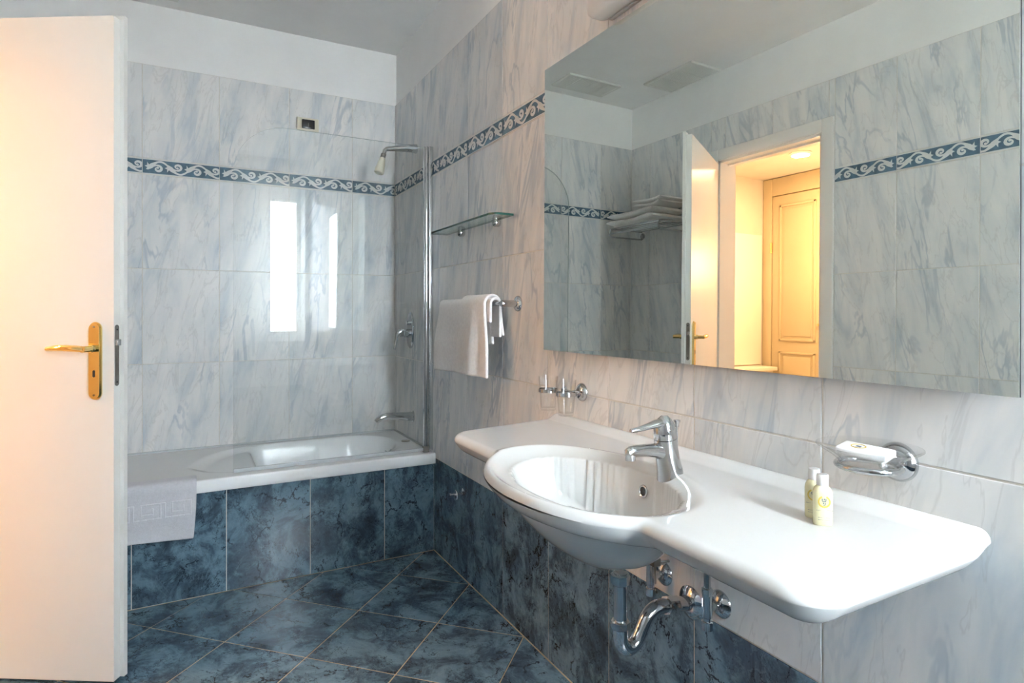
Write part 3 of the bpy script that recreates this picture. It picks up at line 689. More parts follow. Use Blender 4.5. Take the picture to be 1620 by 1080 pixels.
# ------------------------------------------------------------------ mixer tap
FY = 0.962
fa = empty('mixer_tap', W(0.152, FY, 0.81), 'chrome single lever mixer tap on the washbasin', 'tap')
b = B(); b.tube([W(.150, FY, .796), W(.151, FY, .815), W(.154, FY, .828), W(.158, FY, .845), W(.161, FY, .862), W(.163, FY, .876), W(.164, FY, .884)], [.0280, .0275, .0262, .0252, .0246, .0240, .0236], 28)
b.tube([W(.155, FY, .850), W(.175, FY, .859), W(.195, FY, .863), W(.22, FY, .866), W(.243, FY, .867), W(.256, FY, .8665), W(.265, FY, .864), W(.269, FY, .862)], [.021, .0175, .0145, .0128, .0122, .012, .0095, .003], 22)
b.build('tap_body', M['chrome'], fa)
B().cyl(W(.2575, FY, .862), W(.2575, FY, .8495), .0105, 22).build('aerator', M['chrome'], fa)
b = B(); b.tube([W(.164, FY, .885), W(.165, FY, .895), W(.166, FY, .907), W(.164, FY, .919), W(.160, FY, .928), W(.157, FY, .932)], [.0235, .0238, .0230, .0200, .0125, .002], 26)
b.tube([W(.158, FY, .914), W(.175, FY, .9185), W(.192, FY, .9175), W(.212, FY, .914), W(.235, FY, .9105), W(.252, FY, .9095), W(.2575, FY, .9095)], [.0135, .014, .0115, .0090, .0075, .0068, .004], 20, sy=0.72)
b.build('lever', M['chrome'], fa)
ic = Vector(W(.1855, FY - 0.001, .898)); inn = Vector((-0.97, -0.1, -0.15)).normalized()
B().lathe([(0, 0.0), (0.0046, 0.0), (0.0046, 0.0015), (0, 0.0015)], ic, inn, 18).build('temperature_dot', M['bluedot'], fa)
B().lathe([(0, 0.0), (0.0026, 0.0), (0.0026, 0.0021), (0, 0.0021)], ic + Vector((0, 0.0026, 0.002)), inn, 14).build('temperature_dot', M['red'], fa)
b = B(); b.cyl(W(.131, FY, .8115), W(.131, FY, .914), .0024, 12); b.lathe([(0, 0), (.0045, 0), (.0045, .006), (.0065, .010), (.0072, .0115), (.0072, .0145), (0, .0145)], W(.131, FY, .907), (0, 0, 1), 20)
b.build('lift_rod', M['chrome'], fa)

# ------------------------------------------------------------------ waste trap and valves below the basin
tp = empty('waste_trap', W(0.212, 1.051, 0.42), 'chrome waste pipe and curved trap under the washbasin', 'pipe')
b = B(); b.cyl(W(.212, 1.051, .5785), W(.212, 1.051, .46), .0148, 24); b.build('waste_pipe', M['chrome'], tp)
for z0, z1 in ((.552, .577), (.455, .475)): B().lathe([(.0, 0), (.0185, 0), (.0215, .003), (.0215, z1 - z0 - .003), (.0185, z1 - z0), (0, z1 - z0)], W(.212, 1.051, z0), (0, 0, 1), 8).build('coupling_nut', M['chrome'], tp)
path = [(.212, 1.051, .47), (.212, 1.051, .445), (.2105, 1.051, .428), (.204, 1.051, .415), (.192, 1.051, .407), (.178, 1.051, .408), (.165, 1.051, .417), (.156, 1.051, .430), (.147, 1.051, .446), (.136, 1.051, .462), (.120, 1.051, .473), (.10, 1.051, .477), (.06, 1.051, .472), (.002, 1.052, .463)]
def smooth_path(P_, m=4):
    P_ = [Vector(p) for p in P_]; out = []
    for i in range(len(P_) - 1):
        p0, p1, p2, p3 = P_[max(i - 1, 0)], P_[i], P_[i + 1], P_[min(i + 2, len(P_) - 1)]
        for k in range(m):
            t = k / m; out.append(0.5 * ((2 * p1) + (p2 - p0) * t + (2 * p0 - 5 * p1 + 4 * p2 - p3) * t * t + (3 * p1 - p0 - 3 * p2 + p3) * t ** 3))
    return out + [P_[-1]]
B().tube([W(*p) for p in smooth_path(path)], .0165, 22).build('trap_bend', M['chrome'], tp)
B().tube([W(.080, 1.051, .475), W(.048, 1.0515, .470)], [.0205, .0205], 8).build('coupling_nut', M['chrome'], tp)
B().lathe([(.0, .010), (.018, .012), (.024, .009), (.034, .005), (.039, .001), (.039, 0)], W(0.0005, 1.052, .463), (-1, 0, 0), 36).build('wall_flange', M['chrome'], tp)
def valve(y, z, lab):
    t = empty('angle_valve', W(0, y, z), lab, 'valve', 'angle valves under the washbasin')
    B().lathe([(0, .013), (.012, .013), (.02, .009), (.029, .004), (.031, .001), (.031, 0)], W(0.0005, y, z), (-1, 0, 0), 32).build('wall_flange', M['chrome'], t)
    b = B(); b.cyl(W(.005, y, z), W(.045, y, z), .009, 18); b.cyl(W(.042, y, z - .018), W(.042, y, z + .036), .0115, 18); b.build('valve_body', M['chrome'], t)
    b = B(); b.lathe([(0, 0), (.0125, 0), (.0125, .018), (.009, .020), (.009, .026), (0, .026)], W(.042, y, z - .046), (0, 0, 1), 12); b.build('valve_knob', M['chrome'], t)
    B().lathe([(0, 0), (.0125, 0), (.0125, .014), (0.009, .016), (0, .016)], W(.042, y, z + .03), (0, 0, 1), 6).build('hose_nut', M['chrome'], t)
    B().tube([W(.042, y, z + .046), W(.042, y, z + .12), W(.045, y + .002, z + .19), W(.05, y + .004, z + .252)], [.0055, .0052, .006, .006], 12).build('hose', M['hose'], t)
    B().cyl(W(.042, y, z + .044), W(.042, y, z + .085), .0075, 14).build('ferrule', M['chrome'], t)
    return t
valve(.962, .498, 'chrome angle valve on the wall next to the trap flange, fully in view')
valve(1.145, .498, 'chrome angle valve half hidden behind the basin bowl and linkage rods')
pk = empty('pop_up_linkage', W(.09, 1.10, .55), 'thin steel rods of the plug linkage beneath the washbasin', 'linkage')
b = B(); b.tube([W(.155, 1.10, .568), W(.10, 1.085, .566), W(.05, 1.072, .564)], .003, 10); b.build('lever_rod', M['steel_dark'], pk)
b = B(); b.tube([W(.085, 1.081, .515), W(.086, 1.081, .60), W(.09, 1.08, .745)], .0026, 10); b.build('pull_rod', M['steel_dark'], pk)
B().box((XR - .097, 1.072, .557), (XR - .075, 1.090, .575), .002).build('clamp', M['steel_dark'], pk)

# ------------------------------------------------------------------ bathtub
TX0, TX1, TY0, TY1, RZ = -0.70, XR - 0.001, 2.722, YB - 0.001, 0.474
tub = empty('bathtub', (0.2, 3.05, 0), 'white built in bathtub with moulded seat ledge', 'bathtub')
def rbox(x, y, x0, x1, y0, y1, r):
    cx, cy, hx, hy_ = (x0 + x1) / 2, (y0 + y1) / 2, (x1 - x0) / 2 - r, (y1 - y0) / 2 - r
    qx, qy = abs(x - cx) - hx, abs(y - cy) - hy_
    return math.hypot(max(qx, 0), max(qy, 0)) + min(max(qx, qy), 0) - r            # signed distance
def tubz(x, y):
    z = RZ
    # shallow outer recess with an arched end over the seat
    a = rbox(x, y, -0.02, 0.972, 2.792, 3.338, 0.245)
    arc = 0.30 * math.sqrt(max(0, 1 - ((y - 2.80) / 0.50) ** 2)) if y < 3.30 else 0
    a = max(a, (0.27 - arc) - x) if x < 0.30 else a
    z -= 0.020 * smooth01(-a / 0.075)
    bnr = rbox(x, y, 0.268, 0.958, 2.885, 3.322, 0.075 if x < 0.5 else 0.205)
    dpt = 0.30 * smooth01(-bnr / (0.09 if x < 0.6 else 0.13)) ** 0.8
    return z - dpt
nx, ny2 = 210, 96
xs_ = [TX0 + (TX1 - TX0) * i / nx for i in range(nx + 1)]; ysv = [TY0 + 0.006 + (TY1 - TY0 - 0.006) * j / ny2 for j in range(ny2 + 1)]
vv = [(x, y, tubz(x, y)) for x in xs_ for y in ysv]; ff = []
for i in range(nx):
    for j in range(ny2): a = i * (ny2 + 1) + j; ff.append((a, a + 1, a + 2 + ny2, a + 1 + ny2))
b = B().add(vv, ff, True)
lipv = [(0.006, RZ), (0.002, RZ - .002), (0, RZ - .007), (0, .430), (.003, .4235), (.02, .4235)]
lv_ = [(x, TY0 + p[0], p[1]) for x in xs_ for p in lipv]; k = len(lipv); lf = []
for i in range(nx):
    for j in range(k - 1): a = i * k + j; lf.append((a, a + k, a + k + 1, a + 1))
b.add(lv_, lf, True); b.build('tub_body', M['acrylic'], tub, merge=0.0003, sharp=60)
b = B(); b.lathe([(0, .004), (.021, .004), (.0235, .002), (.0235, 0)], (1.010, 3.055, RZ), (0, 0, 1), 28); b.build('rim_cap', M['cap'], tub)
b = B(); b.lathe([(0, .010), (.022, .010), (.029, .006), (.029, 0), (0, 0)], (0.934, 3.075, .405), (-.95, 0, .3), 28); b.tube([(0.918, 3.075, .416), (0.908, 3.072, .43), (.904, 3.07, .40)], .006, 10); b.build('overflow_knob', M['chrome'], tub)
b = B(); b.box((TX0 + 0.4, YB - .010, RZ - .002), (TX1, YB - .0006, RZ + .008), .003); b.box((XR - .010, TY0 + .03, RZ - .002), (XR - .0006, YB - .010, RZ + .008), .003); b.build('sealant', M['seal'], tub)

# shower screen
sc = empty('shower_screen', (0.6, 2.765, RZ), 'clear glass bath screen with rounded upper corner', 'shower screen')
GX0, GX1, GZ0, GZ1, GR = 0.166, 1.008, 0.492, 1.952, 0.215
pl_ = [(GX0, GZ0), (GX1, GZ0), (GX1, GZ1)] + [(GX0 + GR + GR * math.cos(a), GZ1 - GR + GR * math.sin(a)) for a in [PI / 2 + PI / 2 * k / 18 for k in range(19)]]
b = B().prism(pl_, (0, 2.768, 0), (1, 0, 0), (0, 0, 1), (0, -1, 0), 0.006)
go = b.build('glass_panel', M['glass'], sc); go.data.materials.append(M['screen_edge'])
for p in go.data.polygons:
    if abs(p.normal.y) < 0.5: p.material_index = 1
b = B(); b.cyl((1.018, 2.765, RZ + .004), (1.018, 2.765, 1.957), .0085, 20); b.box((1.004, 2.757, RZ + .012), (1.013, 2.773, 1.955), .001); b.build('hinge_post', M['chrome'], sc)
b = B(); b.box((1.028, 2.752, RZ + .009), (XR - .0006, 2.778, 1.958), .003); b.build('wall_profile', M['chrome_satin'], sc)
b = B(); b.box((GX0, 2.760, RZ + .006), (GX1, 2.770, GZ0 + .004), .0015); b.build('bottom_seal', M['seal'], sc)
b = B(); b.box((1.000, 2.752, RZ + .0005), (1.030, 2.778, RZ + .030), .003); b.build('hinge_foot', M['steel_dark'], sc)

# bath fittings on the mirror wall above the tub
sp_ = empty('bath_spout', W(0, 3.055, .602), 'chrome bath spout on the wall above the tub end', 'spout')
b = B(); b.tube([W(.0008, 3.055, .602), W(.05, 3.055, .604), W(.10, 3.055, .609), W(.14, 3.055, .612), W(.17, 3.055, .607), W(.19, 3.055, .596), W(.199, 3.055, .588)], [.025, .0225, .0195, .0175, .016, .0145, .013], 26); b.build('spout_body', M['chrome'], sp_)
b = B(); b.lathe([(0, .004), (.030, .004), (.030, 0)], W(.0005, 3.055, .602), (-1, 0, 0), 28); b.build('wall_flange', M['chrome'], sp_)
mx = empty('bath_mixer', W(0, 3.085, 1.057), 'chrome bath mixer with oval plate and lever behind the glass screen', 'mixer')
b = B(); rg = []
for s, hh in ((1.0, 0.0005), (1.0, .006), (.93, .011), (.5, .013)): rg.append([W(hh, 3.085 + .052 * s * math.cos(a), 1.057 + .098 * s * math.sin(a)) for a in [2 * PI * k / 40 for k in range(40)]])
b.loft(rg); b.build('oval_plate', M['chrome'], mx)
b = B(); b.lathe([(0, 0), (.022, 0), (.022, .03), (.017, .034), (.017, .052), (0, .054)], W(.012, 3.085, 1.040), (-1, 0, 0), 24); b.build('mixer_hub', M['chrome'], mx)
b = B(); b.tube([W(.050, 3.085, 1.050), W(.066, 3.085, 1.046), W(.076, 3.085, 1.03), W(.084, 3.085, .995), W(.092, 3.085, .955)], [.018, .018, .012, .008, .006], 18); b.build('lever', M['chrome'], mx)
b = B().cyl(W(.012, 3.085, 1.095), W(.026, 3.085, 1.095), .011, 18); b.build('diverter_button', M['chrome'], mx)
sh = empty('wall_shower', W(0, 3.0, 2.0), 'small fixed shower arm with white spray head', 'shower')
b = B(); b.tube([W(.0008, 3.0, 2.006), W(.06, 3.0, 2.002), W(.12, 3.0, 1.993), W(.16, 3.0, 1.985), W(.170, 3.0, 1.975), W(.175, 3.0, 1.955)], [.024, .018, .0135, .0115, .0105, .010], 22); b.build('shower_arm', M['chrome'], sh)
B().cyl(W(.174, 3.0, 1.958), W(.181, 3.0, 1.935), .013, 16).build('swivel_nut', M['steel_dark'], sh)
B().tube([W(.180, 3.0, 1.938), W(.184, 3.0, 1.92), W(.194, 3.0, 1.88), W(.199, 3.0, 1.860), W(.2005, 3.0, 1.855)], [.013, .017, .023, .025, .020], 26).build('spray_head', M['cream'], sh)

# switch plate on the back wall
sw = empty('switch_plate', (.566, YB, 2.162), 'cream switch plate with black rocker on the wall above the tub', 'switch')
B().box((.509, YB - .009, 2.128), (.623, YB - .0004, 2.197), .004).build('plate', M['cream'], sw)
b = B().box((.536, YB - .0125, 2.139), (.601, YB - .008, 2.187), .003).build('rocker', M['black'], sw)
B().box((.5675, YB - .0135, 2.145), (.5695, YB - .0115, 2.170)).build('rocker_gap', M['steel_dark'], b)

# glass shelf
gs = empty('glass_shelf', W(0.05, 2.217, 1.503), 'green edged glass shelf on two chrome clips', 'shelf')
pl2 = [(0.012, 1.912), (0.075, 1.912), (0.088, 1.918), (0.100, 1.940), (0.098, 2.515), (0.094, 2.535), (0.080, 2.545), (0.012, 2.545)]
b = B().prism([(XR - p[0], p[1]) for p in pl2], (0, 0, 1.5015), (1, 0, 0), (0, 1, 0), (0, 0, 1), 0.008)
go = b.build('shelf_pane', M['shelf_glass'], gs); go.data.materials.append(M['glass_edge'])
for p in go.data.polygons:
    if abs(p.normal.z) < 0.5: p.material_index = 1
for y in (2.049, 2.385):
    b = B(); b.lathe([(0, 0), (.014, 0), (.0155, .003), (.0155, .020), (.013, .024), (0, .024)], W(.0005, y, 1.494), (-1, 0, 0), 22); b.box((XR - .026, y - .010, 1.4895), (XR - .008, y + .010, 1.5010), .002)
    b.build('shelf_clip', M['chrome'], gs)

# towel rail and towel
RW, RY0, RY1, RZ_ = 0.060, 1.899, 2.490, 1.183
ta = empty('towel_rail', W(0, (RY0 + RY1) / 2, RZ_), 'chrome towel rail on the wall beneath the glass shelf', 'towel rail')
for y in (RY0, RY1):
    b = B(); b.lathe([(0, .014), (.012, .014), (.020, .011), (.027, .006), (.029, .001), (.029, 0)], W(.0005, y, RZ_), (-1, 0, 0), 32); b.build('wall_flange', M['chrome'], ta)
    B().lathe([(0, 0), (.0125, 0), (.0125, .056), (.011, .060), (0, .0605)], W(.010, y, RZ_), (-1, 0, 0), 22).build('post', M['chrome'], ta)
b = B(); b.cyl(W(RW, RY0 + .004, RZ_), W(RW, RY1 - .004, RZ_), .0075, 18); b.build('rail', M['chrome'], ta)
tw = empty('hand_towel', W(RW, 2.22, 1.0), 'white terry hand towel folded over the chrome towel rail', 'towel')
def drape(y0, y1, off, zf, zb, amp, seed, spread=0.0, zslope=0.0):
    """cloth hung over the rail; off is its distance from the rail axis, front hangs to zf, back to zb"""
    n1, n2 = 40, 54; V = []; zt = RZ_
    for i in range(n1 + 1):
        q = i / n1; zfe = zf + zslope * q
        L1 = zt - zfe; L2 = zt - zb; arcl = PI * off; T = L1 + L2 + arcl
        for j in range(n2 + 1):
            s_ = j / n2 * T
            if s_ < L1: z = zfe + s_; w = RW + off
            elif s_ < L1 + arcl: a = (s_ - L1) / arcl * PI; z = zt + off * math.sin(a); w = RW + off * math.cos(a)
            else: z = zt - (s_ - L1 - arcl); w = RW - off
            g_ = smooth01((zt - z) / 0.18); frontside = s_ < L1 + arcl / 2
            fold = amp * g_ * (0.5 + 0.5 * math.sin(q * 8.5 + seed)) + amp * .5 * g_ * (1 + math.sin(q * 17 + 2 * seed)) * .5
            y = y0 + (y1 - y0) * q + spread * g_ * (q - .4)
            V.append(W(w + (fold if frontside else 0), y, z))
    F_ = [(i * (n2 + 1) + j, i * (n2 + 1) + j + 1, (i + 1) * (n2 + 1) + j + 1, (i + 1) * (n2 + 1) + j) for i in range(n1) for j in range(n2)]
    return B().add(V, F_, True)
def solid(o, th, sub=0):
    m = o.modifiers.new('thickness', 'SOLIDIFY'); m.thickness = th; m.offset = 0
    if sub: q = o.modifiers.new('smooth', 'SUBSURF'); q.levels = sub; q.render_levels = sub
    return o
solid(drape(2.045, 2.466, .0195, .918, 1.03, .010, 1.0, .07, -.020).build('towel_cloth', M['cotton'], tw, sharp=180), .011, 1)
solid(drape(1.985, 2.205, .0320, .912, 1.065, .011, 3.4, .09, -.004).build('towel_fold', M['cotton'], tw, sharp=180), .011, 1)
solid(drape(1.962, 2.030, .0195, 1.115, 1.060, .002, 2.0, .0, .0).build('towel_corner', M['cotton'], tw, sharp=180), .010, 1)

# tumbler holder with two glasses
th = empty('tumbler_holder', W(0, 1.499, .910), 'chrome double tumbler holder on the wall above the washbasin', 'holder')
b = B(); b.lathe([(0, .014), (.012, .014), (.019, .011), (.026, .006), (.028, .001), (.028, 0)], W(.0005, 1.499, .910), (-1, 0, 0), 32); b.build('wall_flange', M['chrome'], th)
def tumbler_r(z, zb): return 0.0225 + (z - zb) * 0.072
TUM = [(.066, 1.488, .846, 'clear glass tumbler in the holder ring beside the wall flange'), (.066, 1.588, .848, 'clear glass tumbler in the outer holder ring away from the flange')]
b = B(); b.tube([W(.010, 1.499, .910), W(.030, 1.515, .910), W(.030, 1.54, .910), W(.0335, 1.555, .910)], .0055, 12); b.build('arm', M['chrome'], th)
for (w, y, zb, lab) in TUM:
    b = B(); r0 = tumbler_r(.910, zb) + .0012
    b.lathe([(r0, -.0055), (r0 + .0022, -.0055), (r0 + .0022, .0055), (r0, .0055), (r0, -.0055)], W(w, y, .910), (0, 0, 1), 36); b.build('ring', M['chrome'], th)
b = B(); b.lathe([(0, 0), (.012, 0), (.016, .004), (.012, .010), (0, .011)], W(.034, 1.538, .910), (-1, 0, 0), 22); b.build('joining_boss', M['chrome'], th)
for (w, y, zb, lab) in TUM:
    H = .105; b = B()
    b.lathe([(0, 0), (.0215, 0), (.0225, .002), (.0225 + H * .072, H), (.0212 + H * .072, H), (.0205 + .009 * .072, .009), (0, .008)], W(w, y, zb), (0, 0, 1), 40)
    tag(b.build('tumbler', M['tumbler']), lab, 'glass', 'tumblers in the wall holder')

# soap dish with wrapped soap
sd = empty('soap_dish', W(0, .575, .903), 'clear glass soap dish in a chrome wall bracket', 'soap dish')
b = B(); b.lathe([(0, .018), (.014, .018), (.024, .014), (.031, .007), (.033, .001), (.033, 0)], W(.0005, .580, .900), (-1, 0, 0), 36); b.build('wall_flange', M['chrome'], sd)
SDC = (.084, .580)
b = B(); b.torus(W(SDC[0], SDC[1], .9035), (0, 0, 1), .045, .0052, 40, 12); b.tube([W(.012, .580, .899), W(.042, .580, .901)], .009, 14); b.build('ring', M['chrome'], sd)
b = B(); b.lathe([(0, .0), (.034, .0), (.041, .004), (.043, .012), (.055, .022), (.074, .034), (.0765, .036), (.076, .0375), (.073, .0365), (.053, .0250), (.040, .0150), (.036, .008), (0, .006)], W(SDC[0], SDC[1], .8985), (0, 0, 1), 48); b.build('dish', M['tumbler'], sd)
so = empty('wrapped_soap', W(SDC[0], SDC[1], .922), 'white paper wrapped soap bar with round gold emblem in the dish', 'soap')
b = B().box((-.024, -.038, -.0065), (.024, .038, .0065), .004); o1 = b.build('wrapper', M['soap_paper']); o1.parent = so
e1 = B().torus((0, .010, .0068), (0, 0, 1), .0105, .0009, 28, 6).build('emblem_ring', M['gold']); e1.parent = so
e2 = B()
for q in (((-.004, .006), (-.001, .014)), ((.001, .006), (.004, .014)), ((-.003, .009), (.003, .011))): e2.box((q[0][0], q[0][1], .0064), (q[1][0], q[1][1], .0070))
e2 = e2.build('emblem_monogram', M['ink']); e2.parent = so
so.location = W(SDC[0] + .002, SDC[1] + .004, .9255); so.rotation_euler = (math.radians(3), math.radians(-4), math.radians(12))

# small toiletry bottles
def bottle(w, y, rot, lab, zz):
    t = empty('toiletry_bottle', W(w, y, zz), lab, 'bottle', 'toiletry bottles on the basin shelf')
    def ring(a, c, z, n=32): return [Vector((a * abs(math.cos(q)) ** .8 * (1 if math.cos(q) >= 0 else -1), c * abs(math.sin(q)) ** .8 * (1 if math.sin(q) >= 0 else -1), z)) for q in [2 * PI * k / n for k in range(n)]]
    b = B(); b.loft([ring(.0135, .0090, 0), ring(.0145, .0100, .002), ring(.0146, .0102, .03), ring(.0146, .0102, .048), ring(.0138, .0098, .054), ring(.0115, .0090, .059), ring(.0085, .0078, .062), ring(.0070, .0070, .0635)])
    o = b.build('bottle_body', M['shampoo']); o.parent = t
    b = B().lathe([(0, .0625), (.0085, .0625), (.0089, .064), (.0089, .078), (.0082, .080), (0, .080)], (0, 0, 0), (0, 0, 1), 28); o = b.build('screw_cap', M['bottle_cap']); o.parent = t
    e = B()
    for k in range(-9, 10):
        a = PI * 1.5 + k * 0.29; p = (0.0082 * math.cos(a), 0.0385 + 0.0082 * math.sin(a))
        e.prism([(p[0] + .0013 * math.cos(q), p[1] + .0017 * math.sin(q)) for q in [2 * PI * m / 8 for m in range(8)]], (0, -.0100, 0), (1, 0, 0), (0, 0, 1), (0, -1, 0), .0005)
    o = e.build('wreath_emblem', M['gold']); o.parent = t
    e = B()
    for q in ((-.0035, .040, -.0022, .0435), (-.0005, .041, .0008, .0438), (.0018, .040, .0032, .0435), (-.003, .0385, .003, .0397), (-.002, .035, -.0004, .0375), (.0006, .034, .002, .0372), (-.0015, .0328, .0015, .0337)): e.box((q[0], -.0106, q[1]), (q[2], -.0100, q[3]))
    o = e.build('monogram', M['ink']); o.parent = t
    e = B()
    for zz_, x0, x1 in ((.0245, -.0115, .0115), (.0130, -.0085, .0085), (.0095, -.0085, .0085)):
        x = x0
        while x < x1: e.box((x, -.0100, zz_), (x + .0011, -.0092, zz_ + .0008)); x += .0019
    o = e.build('fine_print', M['ink']); o.parent = t
    t.rotation_euler = (0, 0, rot); return t
bottle(.158, .609, math.radians(-42), 'small pale yellow toiletry bottle with wreath emblem facing outwards', .8125)
bottle(.138, .637, math.radians(-62), 'small pale yellow toiletry bottle standing behind its twin, nearer the wall tiles', .8125)

# knob fixture low on the blue tiles
kf = empty('robe_hook', W(0, 2.392, .366), 'small chrome robe hook low on the blue wall tiles', 'hook')
b = B(); b.lathe([(0, .008), (.010, .008), (.016, .006), (.023, .002), (.023, 0)], W(.0005, 2.392, .366), (-1, 0, 0), 26); b.build('wall_flange', M['chrome'], kf)
b = B(); b.lathe([(0, 0), (.008, 0), (.008, .026), (.021, .028), (.022, .030), (.021, .034), (.007, .036), (.007, .052), (.010, .053), (.010, .060), (0, .061)], W(.006, 2.392, .366), (-1, 0, 0), 26); b.build('hook_peg', M['chrome'], kf)

# bath mat over the tub rim
bm2 = empty('bath_mat', (-.22, 2.72, .40), 'pale grey terry bath mat hung over the tub rim with key border', 'bath mat')
MX0, MX1 = -.52, .030
prof = [(2.800, RZ + .006), (2.765, RZ + .0075), (2.735, RZ + .0085), (2.720, RZ + .0065), (2.7135, RZ - .004), (2.7115, RZ - .02)] + [(2.711 + .004 * math.sin(k * .6), RZ - .02 - .192 * k / 16) for k in range(1, 17)]
def mat_y(x, s): return .006 * smooth01(s) * math.sin(x * 11 + .6)
V = []; n1 = 60
for i in range(n1 + 1):
    x = MX0 + (MX1 - MX0) * i / n1
    for j, (y, z) in enumerate(prof):
        s = max(0, (RZ - z) / .2); V.append((x - .010 * s * s * (1 if i == n1 else 0.6), y - abs(mat_y(x, s)), z - s * (.010 * math.sin((x + .1) * 9) + .018 * (MX1 - x) / .25 * .35)))
k = len(prof)
F_ = [(i * k + j, i * k + j + 1, (i + 1) * k + j + 1, (i + 1) * k + j) for i in range(n1) for j in range(k - 1)]
solid(B().add(V, F_, True).build('mat_cloth', M['mat'], bm2, sharp=180), .006, 1)
e = B(); yk = 2.7045
def key_y(x): return 2.7032 - abs(mat_y(x, .45))
def kline(x0, z0, x1, z1, wd_=.006):
    xa, xb = sorted((x0, x1)); za, zb = sorted((z0, z1)); n = max(1, int((xb - xa) / .02))
    for q in range(n):
        u0 = xa - wd_ / 2 + (xb - xa + wd_) * q / n; u1 = xa - wd_ / 2 + (xb - xa + wd_) * (q + 1) / n
        e.box((u0, key_y((u0 + u1) / 2) - .001, za - wd_ / 2), (u1, key_y((u0 + u1) / 2) + .006, zb + wd_ / 2), .0015)
zk0, zk1 = .352, .408; pw = .105; x = MX1 - .02
while x - pw > MX0 + .02:
    kline(x, zk1, x - pw * .62, zk1); kline(x - pw * .62, zk1, x - pw * .62, zk0 + .018); kline(x - pw * .62, zk0 + .018, x - pw * .25, zk0 + .018)
    kline(x - pw * .25, zk0 + .018, x - pw * .25, zk0 + .038); kline(x, zk1, x, zk0); kline(x, zk0, x - pw * .86, zk0); kline(x - pw * .86, zk0, x - pw * .86, zk1); kline(x - pw * .86, zk1, x - pw, zk1); x -= pw
e.build('greek_key_border', simple('key_terry_lit', (0.74, 0.74, 0.78), 0.95, noise=0.05, nscale=120), bm2)  # lighter tone paints in the light and shade of the embossed relief

# ------------------------------------------------------------------ towel rack on the door wall, vents
rk = empty('towel_rack', (XL, 3.0, 1.70), 'chrome wire towel rack on the wall behind the door', 'towel rack')
RX = -.50
for y in (2.775, 3.245):
    b = B(); b.lathe([(0, .012), (.014, .012), (.022, .004), (.022, 0)], (XL + .0005, y, 1.705), (1, 0, 0), 22); b.build('wall_flange', M['chrome_satin'], rk)
    b = B(); pts = [(XL + .008, y, 1.735), (RX - .03, y, 1.735)] + [(RX - .03 + .027 * math.sin(a), y, 1.708 + .027 * math.cos(a)) for a in [PI * q / 8 for q in range(1, 8)]] + [(RX - .03, y, 1.681), (XL + .008, y, 1.681)]
    b.tube(pts, .0055, 10); b.build('side_arm', M['chrome_satin'], rk)
for i in range(6):
    x = XL + .035 + i * .050
    B().cyl((x, 2.775, 1.735), (x, 3.245, 1.735), .004, 10).build('rod', M['chrome_satin'], rk)
B().cyl((RX - .006, 2.775, 1.700), (RX - .006, 3.245, 1.700), .0055, 10).build('front_rail', M['chrome_satin'], rk)
def folded(x0, x1, y0, y1, z0, h, lab, seed):
    t = empty('folded_towel', ((x0 + x1) / 2, (y0 + y1) / 2, z0), lab, 'towel', 'folded towels on the rack')
    rr = random.Random(seed)
    for k in range(2):
        za, zb = z0 + h * k / 2, z0 + h * (k + 1) / 2 - .002; n = 20; rings = []
        for i in range(n + 1):
            q = i / n; y = y0 + (y1 - y0) * q; tp_ = min(1, math.sin(PI * min(max(q, .0), 1)) * 3.2) ** .5 if 0 < q < 1 else .25
            zc = (za + zb) / 2 + .006 * (1 + math.sin(q * 6 + seed)); hh_ = (zb - za) / 2 * max(.35, tp_); xr = x1 + .010 * math.sin(q * 9 + k + seed)
            ring = []
            for m in range(20):
                a = 2 * PI * m / 20; cx_, sx_ = math.cos(a), math.sin(a)
                ring.append(((x0 + xr) / 2 + (xr - x0) / 2 * abs(cx_) ** .5 * (1 if cx_ >= 0 else -1), y, zc + hh_ * abs(sx_) ** .6 * (1 if sx_ >= 0 else -1)))
            rings.append(ring)
        B().loft(rings).build('towel_layer', M['cotton'], t, sharp=80)
folded(XL + .02, RX + .02, 2.80, 3.26, 1.7405, .085, 'thick white folded bath towel lying on the wire rack', 1)
folded(XL + .02, RX - .03, 2.79, 3.06, 1.839, .055, 'smaller white folded towel on top of the towel pile', 2)
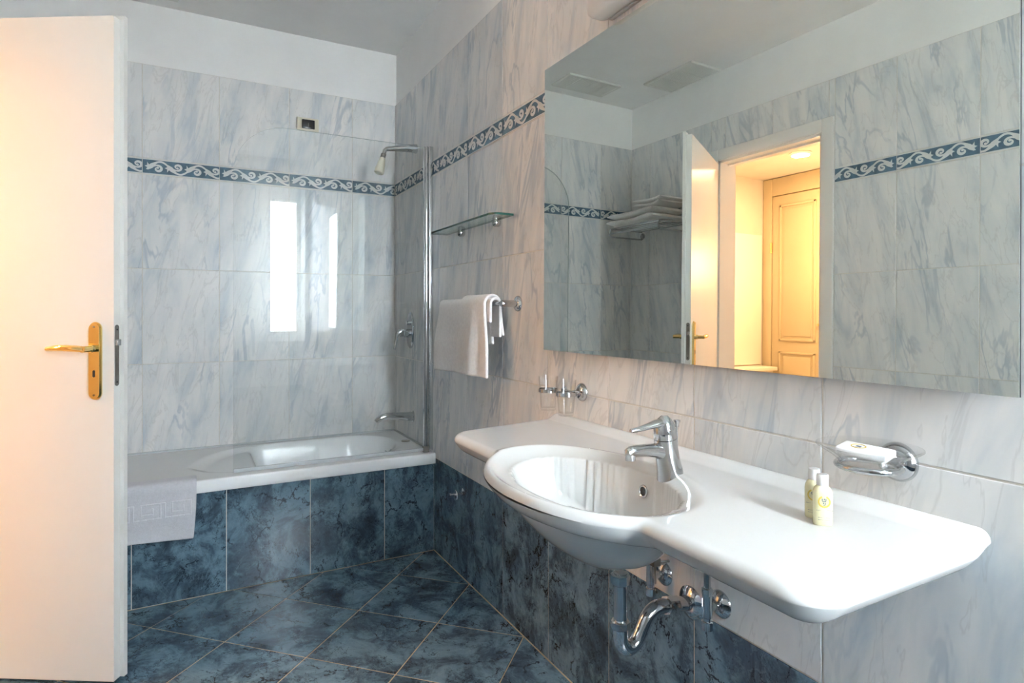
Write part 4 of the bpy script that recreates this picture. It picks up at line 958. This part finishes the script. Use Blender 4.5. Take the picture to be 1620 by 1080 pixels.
def vent(x0, x1, y0, y1, lab, along):
    t = empty('ceiling_vent', ((x0 + x1) / 2, (y0 + y1) / 2, ZC), lab, 'vent', 'ceiling vents')
    b = B(); z0, z1 = ZC - .014, ZC - .0005; fr_ = .018
    for (a, c, d_, e_) in ((x0, x1, y0, y0 + fr_), (x0, x1, y1 - fr_, y1), (x0, x0 + fr_, y0 + fr_, y1 - fr_), (x1 - fr_, x1, y0 + fr_, y1 - fr_)): b.box((a, d_, z0), (c, e_, z1), .002)
    b.build('vent_frame', M['vent'], t)
    B().box((x0 + .01, y0 + .01, ZC - .003), (x1 - .01, y1 - .01, ZC - .0006)).build('vent_recess', M['vent_dark'], t)
    if along == 'x':
        n = int((y1 - y0 - 2 * fr_) / .012)
        for i in range(n): y = y0 + fr_ + (i + .5) * (y1 - y0 - 2 * fr_) / n; B().box((x0 + fr_, y - .0042, z0 + .002), (x1 - fr_, y + .0042, z0 + .007)).build('slat', M['vent'], t)
        for q in (.25, .5, .75): x = x0 + (x1 - x0) * q; B().box((x - .004, y0 + fr_, z0), (x + .004, y1 - fr_, z0 + .006)).build('cross_bar', M['vent'], t)
    else:
        n = int((x1 - x0 - 2 * fr_) / .012)
        for i in range(n): x = x0 + fr_ + (i + .5) * (x1 - x0 - 2 * fr_) / n; B().box((x - .0042, y0 + fr_, z0 + .002), (x + .0042, y1 - fr_, z0 + .007)).build('slat', M['vent'], t)
        for q in (.33, .66): y = y0 + (y1 - y0) * q; B().box((x0 + fr_, y - .004, z0), (x1 - fr_, y + .004, z0 + .006)).build('cross_bar', M['vent'], t)
vent(-.445, -.040, 3.06, 3.272, 'slatted white ceiling vent above the bathtub with cross bars', 'x')
vent(-.785, -.545, 2.555, 2.965, 'slatted white ceiling vent close to the door wall', 'y')

# ------------------------------------------------------------------ bounce ground added beyond the window
tag(B().box((-8, -14, -.6), (10, YF - 0.5, -.5)).build('bounce_slab', M['bounce_pale']), 'pale ground slab added outside the window to bounce light in', 'bounce_slab', kind='structure')  # unseen ground, put in to bounce sunlight up to the ceiling
